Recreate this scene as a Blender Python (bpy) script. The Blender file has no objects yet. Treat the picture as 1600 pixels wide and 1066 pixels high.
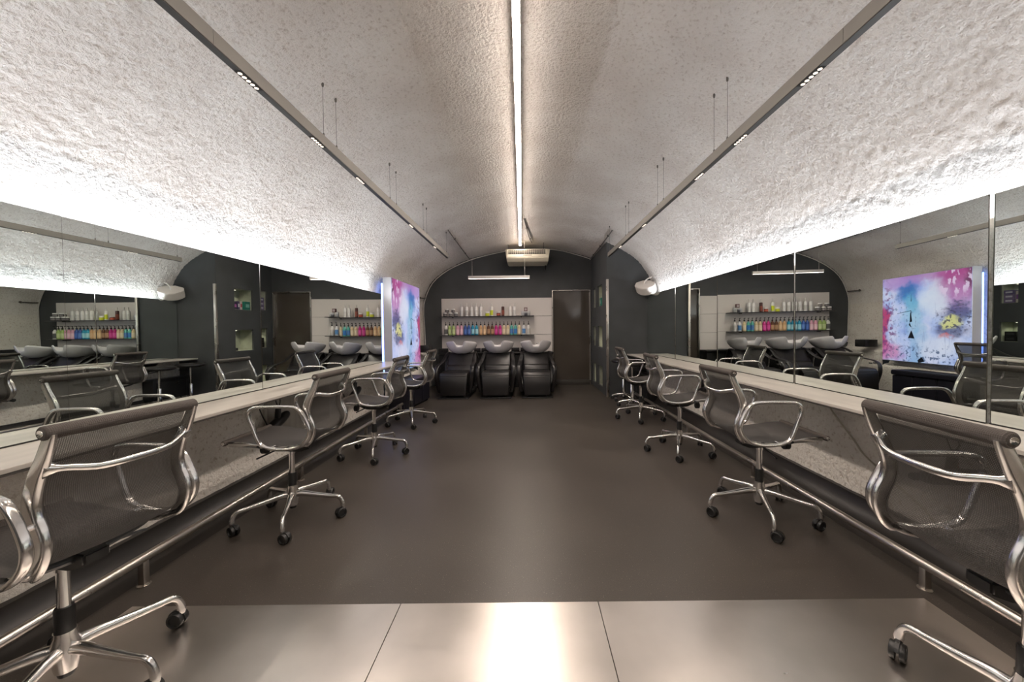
import bpy, bmesh, math, random
from mathutils import Vector, Matrix, noise
random.seed(7)
PI = math.pi
S = bpy.context.scene
COL = S.collection

# ------------------------------------------------------------------ camera, world, exposure
cd = bpy.data.cameras.new('camera'); cam = bpy.data.objects.new('camera', cd); COL.objects.link(cam)
cd.sensor_fit = 'HORIZONTAL'; cd.sensor_width = 36.0; cd.lens = 590 / 1600 * 36
cd.shift_x = -24 / 1600; cd.shift_y = -3.8 / 1600; cd.clip_start = 0.02
p_, r_ = 0.024, 0.0105
fw = Vector((0, math.cos(p_), -math.sin(p_))); up = Vector((0, math.sin(p_), math.cos(p_))); rt = Vector((1, 0, 0))
r2 = rt * math.cos(r_) - up * math.sin(r_); u2 = rt * math.sin(r_) + up * math.cos(r_)
M = Matrix((r2, u2, -fw)).transposed().to_4x4(); M.translation = Vector((0, 0, 1.15))
cam.matrix_world = M
S.camera = cam
w = bpy.data.worlds.new('world'); S.world = w; w.use_nodes = True
w.node_tree.nodes['Background'].inputs[0].default_value = (0.02, 0.02, 0.022, 1)
w.node_tree.nodes['Background'].inputs[1].default_value = 0.3
S.view_settings.view_transform = 'Standard'; S.view_settings.look = 'None'
S.view_settings.gamma = 1.0; S.view_settings.exposure = 0.8; S.view_settings.use_curve_mapping = False

CO = dict(cove_left=27, cove_right=27, led=58, track=9, niche=0.3, under=2.2)

def area_light(name, loc, rot, sx, sy, power, color, spread=None):
    l = bpy.data.lights.new(name, 'AREA'); l.shape = 'RECTANGLE'; l.size = sx; l.size_y = sy
    l.energy = power; l.color = color
    if spread: l.spread = spread
    o = bpy.data.objects.new(name, l); o.location = loc; o.rotation_euler = rot; COL.objects.link(o)
    return o
# the two LED coves behind the top edges of the mirror runs shine up onto the vault
area_light('cove_light', (-2.035, 1.35, 1.60), (PI, 0.0, 0), 0.05, 7.4, CO['cove_left'], (0.90, 0.94, 1.0))
area_light('cove_light', (2.09, 1.85, 1.64), (PI, 0.0, 0), 0.05, 8.4, CO['cove_right'], (0.90, 0.94, 1.0))

# ------------------------------------------------------------------ materials
def mat(name, color=(0.5, 0.5, 0.5), rough=0.5, metal=0.0, **kw):
    m = bpy.data.materials.new(name); m.use_nodes = True
    b = m.node_tree.nodes['Principled BSDF']
    b.inputs['Base Color'].default_value = (*color, 1); b.inputs['Roughness'].default_value = rough
    b.inputs['Metallic'].default_value = metal
    for k, v in kw.items():
        b.inputs[k.replace('_', ' ')].default_value = v
    return m
def nd(m, t, **kw):
    n = m.node_tree.nodes.new(t)
    for k, v in kw.items():
        if k in n.inputs: n.inputs[k].default_value = v
        else: setattr(n, k, v)
    return n
def lk(m, a, b): m.node_tree.links.new(a, b)
def bsdf(m): return m.node_tree.nodes['Principled BSDF']
def coords(m, scale=(1, 1, 1), kind='Object'):
    tc = nd(m, 'ShaderNodeTexCoord'); mp = nd(m, 'ShaderNodeMapping'); mp.inputs['Scale'].default_value = scale
    lk(m, tc.outputs[kind], mp.inputs[0]); return mp.outputs[0]
def ramp(m, fac, stops):
    r = nd(m, 'ShaderNodeValToRGB'); e = r.color_ramp.elements
    while len(e) < len(stops): e.new(0.5)
    for el, (p, c) in zip(e, stops):
        el.position = p; el.color = (*c, 1) if len(c) == 3 else c
    lk(m, fac, r.inputs[0]); return r.outputs[0]
def noisy(m, c1, c2, scale=8, detail=4, bump=0.0, bscale=None, stretch=(1, 1, 1), lo=0.35, hi=0.65, dist=0.01, rr=None):
    v = coords(m, stretch)
    n = nd(m, 'ShaderNodeTexNoise'); n.inputs['Scale'].default_value = scale; n.inputs['Detail'].default_value = detail
    lk(m, v, n.inputs['Vector']); b = bsdf(m)
    lk(m, ramp(m, n.outputs[0], [(lo, c1), (hi, c2)]), b.inputs['Base Color'])
    if rr:
        mr = nd(m, 'ShaderNodeMapRange'); mr.inputs[1].default_value = 0.3; mr.inputs[2].default_value = 0.7
        mr.inputs[3].default_value, mr.inputs[4].default_value = rr
        lk(m, n.outputs[0], mr.inputs[0]); lk(m, mr.outputs[0], b.inputs['Roughness'])
    if bump:
        n2 = nd(m, 'ShaderNodeTexNoise'); n2.inputs['Scale'].default_value = bscale or scale; n2.inputs['Detail'].default_value = 5
        lk(m, v, n2.inputs['Vector'])
        bp = nd(m, 'ShaderNodeBump'); bp.inputs['Strength'].default_value = bump; bp.inputs['Distance'].default_value = dist
        lk(m, n2.outputs[0], bp.inputs['Height']); lk(m, bp.outputs[0], b.inputs['Normal'])
    return m

def emis(name, color, strength):
    m = mat(name, color, 0.5); b = bsdf(m)
    b.inputs['Emission Color'].default_value = (*color, 1); b.inputs['Emission Strength'].default_value = strength
    return m

def plaster(name, c1, c2, cd, fine=52, dist=0.02, st=0.9):
    m = mat(name, c1, 0.95); b = bsdf(m); v = coords(m)
    def N(scale, detail=4, ro=.5):
        n = nd(m, 'ShaderNodeTexNoise'); n.inputs['Scale'].default_value = scale; n.inputs['Detail'].default_value = detail; n.inputs['Roughness'].default_value = ro
        lk(m, v, n.inputs['Vector']); return n.outputs[0]
    big = ramp(m, N(2.2, 5), [(.35, c1), (.65, c2)]); f = N(fine, 6, .6)
    pit = ramp(m, f, [(.30, cd), (.46, (1, 1, 1))])
    mul = nd(m, 'ShaderNodeMix', data_type='RGBA', blend_type='MULTIPLY'); mul.inputs[0].default_value = 1; lk(m, big, mul.inputs[6]); lk(m, pit, mul.inputs[7])
    lk(m, mul.outputs[2], b.inputs['Base Color'])
    bp = nd(m, 'ShaderNodeBump'); bp.inputs['Strength'].default_value = st; bp.inputs['Distance'].default_value = dist
    lk(m, f, bp.inputs['Height']); lk(m, bp.outputs[0], b.inputs['Normal']); return m
M_plaster = plaster('rough_plaster', (0.70, 0.655, 0.62), (0.80, 0.77, 0.74), (.74, .70, .67), fine=50, dist=.030, st=1.0)
M_plaster_low = plaster('lower_plaster', (0.70, 0.655, 0.60), (0.80, 0.76, 0.70), (.66, .60, .54), fine=34, dist=.028)
M_dark = noisy(mat('charcoal_wall', (0.05, 0.05, 0.05), 0.62), (0.044, 0.047, 0.049), (0.055, 0.059, 0.062), 3, 4, bump=0.08, bscale=60, dist=0.003)
M_door = mat('door_glass', (0.065, 0.054, 0.044), 0.09, 0.0); bsdf(M_door).inputs['IOR'].default_value = 1.7
M_floor = mat('rubber_floor', (0.05, 0.045, 0.04), 0.42)
def floor_nodes(m):
    v = coords(m); b = bsdf(m)
    n1 = nd(m, 'ShaderNodeTexNoise'); n1.inputs['Scale'].default_value = 1.3; n1.inputs['Detail'].default_value = 5
    n2 = nd(m, 'ShaderNodeTexVoronoi'); n2.inputs['Scale'].default_value = 120
    n3 = nd(m, 'ShaderNodeTexNoise'); n3.inputs['Scale'].default_value = 260; n3.inputs['Detail'].default_value = 2
    for n in (n1, n2, n3): lk(m, v, n.inputs['Vector'])
    base = ramp(m, n1.outputs[0], [(0.3, (0.040, 0.034, 0.029)), (0.7, (0.058, 0.050, 0.043))])
    sp = ramp(m, n2.outputs['Distance'], [(0.10, (1, 1, 1)), (0.22, (0, 0, 0))])
    gr = ramp(m, n3.outputs[0], [(0.35, (0.75, 0.75, 0.75)), (0.7, (1.35, 1.3, 1.25))])
    mul = nd(m, 'ShaderNodeMix', data_type='RGBA', blend_type='MULTIPLY'); mul.inputs[0].default_value = 1
    lk(m, base, mul.inputs[6]); lk(m, gr, mul.inputs[7])
    rnd = ramp(m, n2.outputs['Color'], [(0.72, (0, 0, 0)), (0.8, (0.55, 0.55, 0.55))])
    mm = nd(m, 'ShaderNodeMath', operation='MULTIPLY'); lk(m, sp, mm.inputs[0]); lk(m, rnd, mm.inputs[1])
    mx = nd(m, 'ShaderNodeMix', data_type='RGBA'); lk(m, mm.outputs[0], mx.inputs[0]); lk(m, mul.outputs[2], mx.inputs[6])
    mx.inputs[7].default_value = (0.34, 0.29, 0.24, 1)
    lk(m, mx.outputs[2], b.inputs['Base Color'])
    rr = nd(m, 'ShaderNodeMapRange'); rr.inputs[3].default_value = 0.28; rr.inputs[4].default_value = 0.46
    lk(m, n1.outputs[0], rr.inputs[0]); lk(m, rr.outputs[0], b.inputs['Roughness'])
    bp = nd(m, 'ShaderNodeBump'); bp.inputs['Strength'].default_value = 0.25; bp.inputs['Distance'].default_value = 0.002
    lk(m, n3.outputs[0], bp.inputs['Height']); lk(m, bp.outputs[0], b.inputs['Normal'])
floor_nodes(M_floor)
M_cove = noisy(mat('black_rubber_skirting', (0.02, 0.018, 0.016), 0.4), (0.014, 0.012, 0.011), (0.024, 0.020, 0.017), 4, 4)
M_steel = mat('worn_steel_plate', (0.6, 0.56, 0.52), 0.3, 1.0)
def steel_nodes(m):
    b = bsdf(m); v = coords(m); pass
    n1 = nd(m, 'ShaderNodeTexNoise'); n1.inputs['Scale'].default_value = 3.0; n1.inputs['Detail'].default_value = 6
    v2 = coords(m, (30, 1.0, 1))
    n2 = nd(m, 'ShaderNodeTexNoise'); n2.inputs['Scale'].default_value = 3; n2.inputs['Detail'].default_value = 5
    lk(m, v, n1.inputs['Vector']); lk(m, v2, n2.inputs['Vector'])
    mp = nd(m, 'ShaderNodeMapping'); mp.inputs['Rotation'].default_value = (0, 0, 0.9); mp.inputs['Scale'].default_value = (1.5, 22, 1)
    lk(m, v, mp.inputs[0]); n3 = nd(m, 'ShaderNodeTexNoise'); n3.inputs['Scale'].default_value = 1.6; n3.inputs['Detail'].default_value = 3
    lk(m, mp.outputs[0], n3.inputs['Vector'])
    lk(m, ramp(m, n1.outputs[0], [(0.3, (0.62, 0.58, 0.54)), (0.7, (0.74, 0.69, 0.65))]), b.inputs['Base Color'])
    a = nd(m, 'ShaderNodeMath', operation='MULTIPLY_ADD'); lk(m, n1.outputs[0], a.inputs[0]); a.inputs[1].default_value = 0.10; a.inputs[2].default_value = 0.22
    c = nd(m, 'ShaderNodeMath', operation='MULTIPLY_ADD'); lk(m, n3.outputs[0], c.inputs[0]); c.inputs[1].default_value = 0.07; lk(m, a.outputs[0], c.inputs[2])
    lk(m, c.outputs[0], b.inputs['Roughness'])
    ad = nd(m, 'ShaderNodeMath', operation='ADD'); lk(m, n3.outputs[0], ad.inputs[0]); lk(m, n3.outputs[0], ad.inputs[1])
    bp = nd(m, 'ShaderNodeBump'); bp.inputs['Strength'].default_value = 0.05; bp.inputs['Distance'].default_value = 0.001
steel_nodes(M_steel)
M_counter = noisy(mat('grey_stone_counter', (0.5, 0.47, 0.43), 0.38), (0.36, 0.335, 0.305), (0.50, 0.47, 0.43), 2.2, 6, stretch=(6, 0.9, 1), rr=(0.28, 0.42))
M_mirror = mat('mirror_glass', (0.84, 0.90, 0.87), 0.0, 1.0)
M_medge = mat('mirror_edge', (0.05, 0.042, 0.03), 0.5, 0.0)
M_alu = noisy(mat('polished_aluminium', (0.8, 0.78, 0.76), 0.16, 1.0), (0.66, 0.64, 0.62), (0.80, 0.78, 0.76), 12, 3, rr=(0.12, 0.26))
M_chrome = mat('chrome_tube', (0.82, 0.80, 0.78), 0.08, 1.0)
M_brushed = noisy(mat('brushed_steel', (0.6, 0.56, 0.52), 0.3, 1.0), (0.57, 0.53, 0.49), (0.62, 0.58, 0.53), 3, 2, rr=(0.26, 0.30))
M_black = mat('black_plastic', (0.012, 0.012, 0.012), 0.35)
M_blackm = mat('matt_black', (0.009, 0.009, 0.009), 0.8)
M_wheel = mat('black_wheel', (0.014, 0.014, 0.014), 0.38)
M_leather = noisy(mat('black_leather', (0.012, 0.010, 0.010), 0.34), (0.008, 0.007, 0.007), (0.014, 0.012, 0.012), 9, 4, bump=0.2, bscale=90, dist=0.002, rr=(0.28, 0.42))
M_navy = noisy(mat('navy_leather', (0.010, 0.010, 0.016), 0.36), (0.008, 0.008, 0.013), (0.014, 0.013, 0.020), 9, 4, bump=0.15, bscale=80, dist=0.002)
M_ceramic = mat('white_ceramic', (0.60, 0.58, 0.59), 0.16)
bsdf(M_ceramic).inputs['Coat Weight'].default_value = 0.4
M_white = mat('white_gloss_panel', (0.64, 0.60, 0.57), 0.4)
M_wplastic = noisy(mat('white_speaker_plastic', (0.62, 0.58, 0.54), 0.45), (0.58, 0.54, 0.50), (0.64, 0.60, 0.56), 4, 2)
M_ac = mat('cream_plastic', (0.55, 0.51, 0.41), 0.45)
M_grey = mat('grey_profile', (0.15, 0.143, 0.132), 0.42, 0.3)
M_dgrey = mat('dark_profile', (0.018, 0.017, 0.016), 0.5)
M_barw = mat('white_light_bar', (0.42, 0.40, 0.385), 0.4)
M_shelf = mat('dark_shelf', (0.030, 0.028, 0.027), 0.3)
M_led = emis('led_strip', (1.0, 0.86, 0.75), CO['led'])
M_ledlens = emis('led_lens', (1.0, 0.86, 0.72), 1.0)
M_blue = emis('blue_edge_glow', (0.20, 0.34, 1.0), 3.5)
M_towel = noisy(mat('black_towel', (0.010, 0.009, 0.010), 0.95), (0.006, 0.006, 0.007), (0.016, 0.014, 0.016), 30, 4, bump=0.6, bscale=120, dist=0.004)
M_pipe = mat('grey_conduit', (0.12, 0.11, 0.10), 0.45, 0.4)
M_wpipe = mat('pale_conduit', (0.55, 0.52, 0.49), 0.5)
M_niche = noisy(mat('niche_plaster', (0.30, 0.31, 0.24), 0.8), (0.24, 0.25, 0.19), (0.32, 0.33, 0.26), 6, 4)
M_frame = mat('lightbox_side', (0.66, 0.66, 0.68), 0.35, 0.5)
M_cab = noisy(mat('grey_access_panel', (0.33, 0.31, 0.28), 0.6), (0.29, 0.27, 0.24), (0.36, 0.34, 0.30), 3, 4, stretch=(6, 6, 0.4))
M_cable = mat('cream_cable', (0.42, 0.38, 0.30), 0.6)
M_edge = mat('dark_edge', (0.05, 0.045, 0.04), 0.5)

def weave_mat(name, c, opacity):
    m = mat(name, c, 0.55); b = bsdf(m)
    tc = nd(m, 'ShaderNodeTexCoord'); sx = nd(m, 'ShaderNodeSeparateXYZ'); lk(m, tc.outputs['UV'], sx.inputs[0])
    k = 2 * PI / 0.0045
    def s(o):
        a = nd(m, 'ShaderNodeMath', operation='MULTIPLY'); lk(m, o, a.inputs[0]); a.inputs[1].default_value = k
        c_ = nd(m, 'ShaderNodeMath', operation='SINE'); lk(m, a.outputs[0], c_.inputs[0]); return c_.outputs[0]
    ad = nd(m, 'ShaderNodeMath', operation='ADD'); lk(m, s(sx.outputs[0]), ad.inputs[0]); lk(m, s(sx.outputs[1]), ad.inputs[1])
    mr = nd(m, 'ShaderNodeMapRange'); mr.inputs[1].default_value = -1.6; mr.inputs[2].default_value = 1.6
    mr.inputs[3].default_value = max(0, opacity - 0.18); mr.inputs[4].default_value = min(1, opacity + 0.18)
    lk(m, ad.outputs[0], mr.inputs[0]); lk(m, mr.outputs[0], b.inputs['Alpha'])
    bp = nd(m, 'ShaderNodeBump'); bp.inputs['Strength'].default_value = 0.5; bp.inputs['Distance'].default_value = 0.001
    lk(m, ad.outputs[0], bp.inputs['Height']); lk(m, bp.outputs[0], b.inputs['Normal'])
    col = ramp(m, mr.outputs[0], [(0.3, tuple(x * 0.6 for x in c)), (1.0, tuple(x * 1.4 for x in c))])
    lk(m, col, b.inputs['Base Color'])
    return m
M_mesh_back = weave_mat('woven_mesh_back', (0.034, 0.030, 0.027), 0.86)
M_mesh_seat = weave_mat('woven_mesh_seat', (0.030, 0.027, 0.026), 0.97)
M_mesh_roll = weave_mat('woven_mesh_roll', (0.045, 0.036, 0.031), 1.0)

# ------------------------------------------------------------------ mesh helpers
def tag(o, label=None, cat=None, group=None, kind=None):
    if label: o['label'] = label
    if cat: o['category'] = cat
    if group: o['group'] = group
    if kind: o['kind'] = kind
    return o
def link_bm(name, bm, m, parent=None, smooth=True, angle=40):
    bmesh.ops.recalc_face_normals(bm, faces=bm.faces)
    me = bpy.data.meshes.new(name); 
    if smooth:
        for f in bm.faces: f.smooth = True
        lim = math.radians(angle)
        for e in bm.edges:
            if len(e.link_faces) == 2 and e.calc_face_angle(0) > lim: e.smooth = False
    bm.to_mesh(me); bm.free()
    for mm in (m if isinstance(m, (list, tuple)) else [m]): me.materials.append(mm)
    o = bpy.data.objects.new(name, me); COL.objects.link(o)
    if parent: o.parent = parent
    return o
def empty(name, loc=(0, 0, 0), rz=0, label=None, cat=None, group=None, kind=None):
    o = bpy.data.objects.new(name, None); o.empty_display_size = 0.1; COL.objects.link(o)
    o.location = loc; o.rotation_euler = (0, 0, rz)
    return tag(o, label, cat, group, kind)
def add_box(bm, x0, x1, y0, y1, z0, z1, bev=0.0, seg=2, mi=0):
    r = bmesh.ops.create_cube(bm, size=1)
    for v in r['verts']:
        v.co = Vector(((x0 + x1) / 2 + v.co.x * (x1 - x0), (y0 + y1) / 2 + v.co.y * (y1 - y0), (z0 + z1) / 2 + v.co.z * (z1 - z0)))
    fs = {f for v in r['verts'] for f in v.link_faces}
    if bev:
        es = list({e for v in r['verts'] for e in v.link_edges})
        q = bmesh.ops.bevel(bm, geom=es, offset=bev, segments=seg, affect='EDGES', profile=0.5)
        fs = set(q['faces']) | {f for f in fs if f.is_valid}
    for f in fs:
        if f.is_valid: f.material_index = mi
    return r
def box(name, x0, x1, y0, y1, z0, z1, m, parent=None, bev=0.0, seg=2):
    bm = bmesh.new(); add_box(bm, x0, x1, y0, y1, z0, z1, bev, seg)
    return link_bm(name, bm, m, parent)
def catmull(pts, n=6, closed=False):
    P = [Vector(p) for p in pts]; out = []; N = len(P)
    rng = range(N if closed else N - 1)
    for i in rng:
        if closed: a, b, c, d = P[(i - 1) % N], P[i], P[(i + 1) % N], P[(i + 2) % N]
        else: a, b, c, d = P[max(i - 1, 0)], P[i], P[i + 1], P[min(i + 2, N - 1)]
        for k in range(n):
            t = k / n
            out.append(0.5 * ((2 * b) + (-a + c) * t + (2 * a - 5 * b + 4 * c - d) * t * t + (-a + 3 * b - 3 * c + d) * t ** 3))
    if not closed: out.append(P[-1].copy())
    return out
def sweep(bm, pts, sec, closed=False, scale=None, ref=None, mi=0):
    """sweep a closed 2D section (a along 'side', b along 'normal') over 3D points"""
    P = [Vector(p) for p in pts]; N = len(P); rings = []
    prev = None
    for i in range(N):
        if closed: t = P[(i + 1) % N] - P[(i - 1) % N]
        else: t = P[min(i + 1, N - 1)] - P[max(i - 1, 0)]
        t.normalize()
        if ref is not None: side = Vector(ref) - t * Vector(ref).dot(t)
        elif prev is None:
            a = Vector((0, 0, 1)) if abs(t.z) < 0.9 else Vector((1, 0, 0)); side = t.cross(a)
        else: side = prev - t * prev.dot(t)
        side.normalize(); prev = side; nrm = t.cross(side)
        s = scale[i] if scale else 1.0
        rings.append([bm.verts.new(P[i] + side * (a * s) + nrm * (b * s)) for a, b in sec])
    K = len(sec)
    for i in range(N if closed else N - 1):
        A, B = rings[i], rings[(i + 1) % N]
        for k in range(K):
            f = bm.faces.new((A[k], A[(k + 1) % K], B[(k + 1) % K], B[k])); f.material_index = mi
    if not closed:
        for R in (rings[0], rings[-1]):
            f = bm.faces.new(R); f.material_index = mi
    return rings
def circ(r, n=10, ry=None): return [(r * math.cos(2 * PI * k / n), (ry or r) * math.sin(2 * PI * k / n)) for k in range(n)]
def rrect(a, b, r=0.3, n=3):
    out = []; q = min(a, b) * r
    for sx, sy, s in ((1, 1, 0), (-1, 1, 1), (-1, -1, 2), (1, -1, 3)):
        for k in range(n + 1):
            t = (s + k / n) * PI / 2
            out.append((sx * (a - q) + q * math.cos(t), sy * (b - q) + q * math.sin(t)))
    return out
def tube(name, pts, r, m, parent=None, n=10, closed=False, smooth_n=0, scale=None, ref=None):
    bm = bmesh.new(); P = catmull(pts, smooth_n, closed) if smooth_n else pts
    sweep(bm, P, circ(r, n) if not isinstance(r, list) else r, closed, scale, ref)
    return link_bm(name, bm, m, parent)
def add_lathe(bm, prof, n=20, c=(0, 0, 0), ax='z', mi=0):
    rings = []
    for r, h in prof:
        ring = []
        for k in range(n):
            a = 2 * PI * k / n; x, y = r * math.cos(a), r * math.sin(a)
            p = (x, y, h) if ax == 'z' else ((h, x, y) if ax == 'x' else (x, h, y))
            ring.append(bm.verts.new(Vector(c) + Vector(p)))
        rings.append(ring)
    for A, B in zip(rings, rings[1:]):
        for k in range(n):
            f = bm.faces.new((A[k], A[(k + 1) % n], B[(k + 1) % n], B[k])); f.material_index = mi
    for R in (rings[0], rings[-1]):
        f = bm.faces.new(R); f.material_index = mi
def lathe(name, prof, m, parent=None, n=20, c=(0, 0, 0), ax='z'):
    bm = bmesh.new(); add_lathe(bm, prof, n, c, ax); return link_bm(name, bm, m, parent, angle=35)
def add_prism(bm, poly, a0, a1, plane='yz', mi=0):
    def P(u, v, a): return (a, u, v) if plane == 'yz' else ((u, a, v) if plane == 'xz' else (u, v, a))
    A = [bm.verts.new(P(u, v, a0)) for u, v in poly]; B = [bm.verts.new(P(u, v, a1)) for u, v in poly]
    n = len(poly); fs = [bm.faces.new(A), bm.faces.new(B)]
    for k in range(n): fs.append(bm.faces.new((A[k], A[(k + 1) % n], B[(k + 1) % n], B[k])))
    for f in fs: f.material_index = mi
    return A + B
def prism(name, poly, a0, a1, plane, m, parent=None, bev=0.0):
    bm = bmesh.new(); add_prism(bm, poly, a0, a1, plane)
    if bev: bmesh.ops.bevel(bm, geom=list(bm.edges), offset=bev, segments=2, affect='EDGES', profile=0.5)
    return link_bm(name, bm, m, parent)
def copy_tree(o, parent=None):
    c = o.copy(); COL.objects.link(c); c.parent = parent
    for ch in CH.get(o.name, []): pass
    for ch in list(o.children): copy_tree(ch, c)
    return c
CH = {}

# ------------------------------------------------------------------ the shell
Y0, Y1 = -2.6, 7.8
ARCH = [(-2.14, 1.30), (-2.15, 1.55), (-2.12, 1.80), (-1.96, 2.14), (-1.64, 2.40), (-1.19, 2.60), (-.74, 2.72), (-.35, 2.79), (0.05, 2.82),
        (.43, 2.815), (.78, 2.765), (1.25, 2.63), (1.58, 2.47), (1.84, 2.29), (2.00, 2.08), (2.10, 1.88), (2.16, 1.66), (2.17, 1.30)]
def arch_z(x):
    for (a, za), (b, zb) in zip(ARCH, ARCH[1:]):
        if a <= x <= b and b > a: return za + (zb - za) * (x - a) / (b - a)
    return 1.3
def resample(pts, step):
    P = catmull([(x, 0, z) for x, z in pts], 8); out = [P[0]]; acc = 0
    for a, b in zip(P, P[1:]):
        acc += (b - a).length
        if acc >= step: out.append(b); acc = 0
    if (out[-1] - P[-1]).length > 1e-4: out.append(P[-1])
    Q = []
    for i, a in enumerate(P[:-1]):
        b = P[i + 1]; L = (b - a).length; k = max(1, round(L / step))
        for j in range(k): Q.append(a.lerp(b, j / k))
    Q.append(P[-1]); return Q
def rough(p, amp):
    a = noise.noise(p * 24) * 0.5 + noise.noise(p * 52) * 0.65
    b = noise.noise(p * 1.3)
    return amp * 0.8 * (max(a, -0.2) * 1.5) + b * 0.007
def shell(name, prof, y0, y1, step, amp_fn, m, inward):
    P = resample(prof, step); ny = int((y1 - y0) / step); bm = bmesh.new(); V = []
    for i, p in enumerate(P):
        t = (P[min(i + 1, len(P) - 1)] - P[max(i - 1, 0)]).normalized(); n = Vector((t.z, 0, -t.x))
        if n.dot(inward - Vector((p.x, 0, p.z))) < 0: n = -n
        row = []
        for j in range(ny + 1):
            y = y0 + (y1 - y0) * j / ny; q = Vector((p.x, y, p.z))
            row.append(bm.verts.new(q + n * rough(q, amp_fn(q))))
        V.append(row)
    for i in range(len(V) - 1):
        for j in range(ny): bm.faces.new((V[i][j], V[i + 1][j], V[i + 1][j + 1], V[i][j + 1]))
    o = link_bm(name, bm, m, smooth=False)
    o.data.polygons.foreach_set('use_smooth', [True] * len(o.data.polygons))
    return tag(o, kind='structure')
IN = Vector((0, 0, 1.0))
amp = lambda q: 0.0025 + 0.010 * min(1, max(0, abs(q.x) - .3) / 1.1)
shell('ceiling', ARCH[1:-1], Y0, Y1 + 0.05, 0.0135, amp, M_plaster, IN)
LOW_L = [(-2.0, 0.0), (-2.0, 0.3), (-2.0, 0.62), (-2.02, 0.68), (-2.11, 0.72), (-2.13, 0.85), (-2.14, 1.2), (-2.15, 1.55)]
LOW_B = [(-2.0, 0.0), (-1.98, 0.3), (-1.985, 0.40), (-2.03, 0.45), (-2.11, 0.48), (-2.13, 0.65), (-2.14, 1.2), (-2.15, 1.55)]
LOW_R = [(2.0, 0.0), (2.0, 0.3), (2.0, 0.62), (2.02, 0.68), (2.11, 0.72), (2.15, 0.85), (2.17, 1.2), (2.16, 1.66)]
al = lambda q: 0.012
for nm, pr, a, b in (('wall_left', LOW_L, Y0, 5.22), ('wall_left', LOW_B, 5.22, 6.86), ('wall_left', LOW_L, 6.86, Y1 + .05), ('wall_right', LOW_R, Y0, 6.35)):
    shell(nm, pr, a, b, 0.032, al, M_plaster_low, IN)
tag(box('floor', -2.3, 2.4, Y0, Y1 + 0.1, -0.08, 0.0, M_floor), kind='structure')
# steel plates let into the floor in front of the rubber
fl = bpy.data.objects['floor']
for a, b in ((-1.672, -0.5435), (-0.5415, 0.284), (0.286, 1.655)):
    box('steel_plate', a, b, Y0, 1.56, 0.0, 0.004, M_steel, fl, bev=0.001, seg=1)
# walls across the vault
def cross_wall(name, x0, x1, y0, y1, m, hole=None, zmin=0.0, over=0.03):
    xs = sorted({x0, x1} | {x for x, _ in ARCH if x0 < x < x1} | ({hole[0], hole[1]} if hole else set()))
    bm = bmesh.new()
    for a, b in zip(xs, xs[1:]):
        zb = zmin
        if hole and a >= hole[0] - 1e-6 and b <= hole[1] + 1e-6: zb = hole[2]
        add_prism(bm, [(a, zb), (b, zb), (b, arch_z(b) + over), (a, arch_z(a) + over)], y0, y1, 'xz')
    bmesh.ops.remove_doubles(bm, verts=bm.verts, dist=1e-5)
    dup = {}
    for f in list(bm.faces):
        k = tuple(round(c, 4) for c in f.calc_center_median())
        dup.setdefault(k, []).append(f)
    bmesh.ops.delete(bm, geom=[f for v in dup.values() if len(v) > 1 for f in v], context='FACES_ONLY')
    return tag(link_bm(name, bm, m, smooth=False), kind='structure')
cross_wall('wall_back', -2.13, 1.36, 7.80, 7.92, M_dark, hole=(0.515, 1.305, 1.955))
cross_wall('wall_front', -2.13, 2.16, Y0 - 0.1, Y0, M_dark)
cross_wall('wall_pillar', 1.335, 2.16, 6.33, 6.39, M_dark)
# the wall with niches, seen edge-on, between the pillar face and the back wall
NX = 1.335; NT = 0.26
ny = [(6.72, 7.16), (7.38, 7.66)]; nz = [(0.10, 0.47), (0.815, 1.20), (1.565, 1.945)]
wn = empty('wall_niches', (0, 0, 0), kind='structure')
bm = bmesh.new()
ys = [6.39, 6.72, 7.16, 7.38, 7.66, 7.80]; zs = [0, 0.10, 0.47, 0.815, 1.20, 1.565, 1.945, arch_z(NX) + 0.02]
for i in range(5):
    for j in range(7):
        if i in (1, 3) and j in (1, 3, 5): continue
        add_box(bm, NX, NX + NT, ys[i], ys[i + 1], zs[j], zs[j + 1])
bmesh.ops.remove_doubles(bm, verts=bm.verts, dist=1e-5)
dd = {}
for f in list(bm.faces): dd.setdefault(tuple(round(c, 4) for c in f.calc_center_median()), []).append(f)
bmesh.ops.delete(bm, geom=[f for v in dd.values() if len(v) > 1 for f in v], context='FACES_ONLY')
link_bm('wall_face', bm, M_dark, wn, smooth=False)
for (a, b) in ny:
    for (c, d) in nz:
        bm = bmesh.new()   # the niche lining: back, floor, ceiling and sides
        t = 0.006
        add_box(bm, NX + NT - t, NX + NT, a, b, c, d); add_box(bm, NX + 0.03, NX + NT, a, b, c, c + t); add_box(bm, NX + 0.03, NX + NT, a, b, d - t, d)
        add_box(bm, NX + 0.03, NX + NT, a, a + t, c, d); add_box(bm, NX + 0.03, NX + NT, b - t, b, c, d)
        link_bm('niche_lining', bm, M_niche, wn, smooth=False)
        lathe('niche_spot', [(0.0001, 0), (0.018, 0), (0.022, 0.006), (0.022, 0.01)], M_ledlens, wn, 12, (NX + 0.17, (a + b) / 2, d - 0.018))
        if c < .2 and a < 7: continue
        s = bpy.data.lights.new('niche_light', 'SPOT'); s.energy = CO['niche'] * 6; s.spot_size = 2.2; s.spot_blend = 0.8; s.color = (1, 0.93, 0.72); s.shadow_soft_size = 0.015
        so = bpy.data.objects.new('niche_light', s); so.location = (NX + 0.17, (a + b) / 2, d - 0.026); COL.objects.link(so)
# trims
tag(box('trim_1', 1.322, 1.362, 6.30, 6.335, 0.0, 1.975, M_brushed, bev=0.003), 'brushed steel corner strip on the dark pillar', kind='structure')
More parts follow.
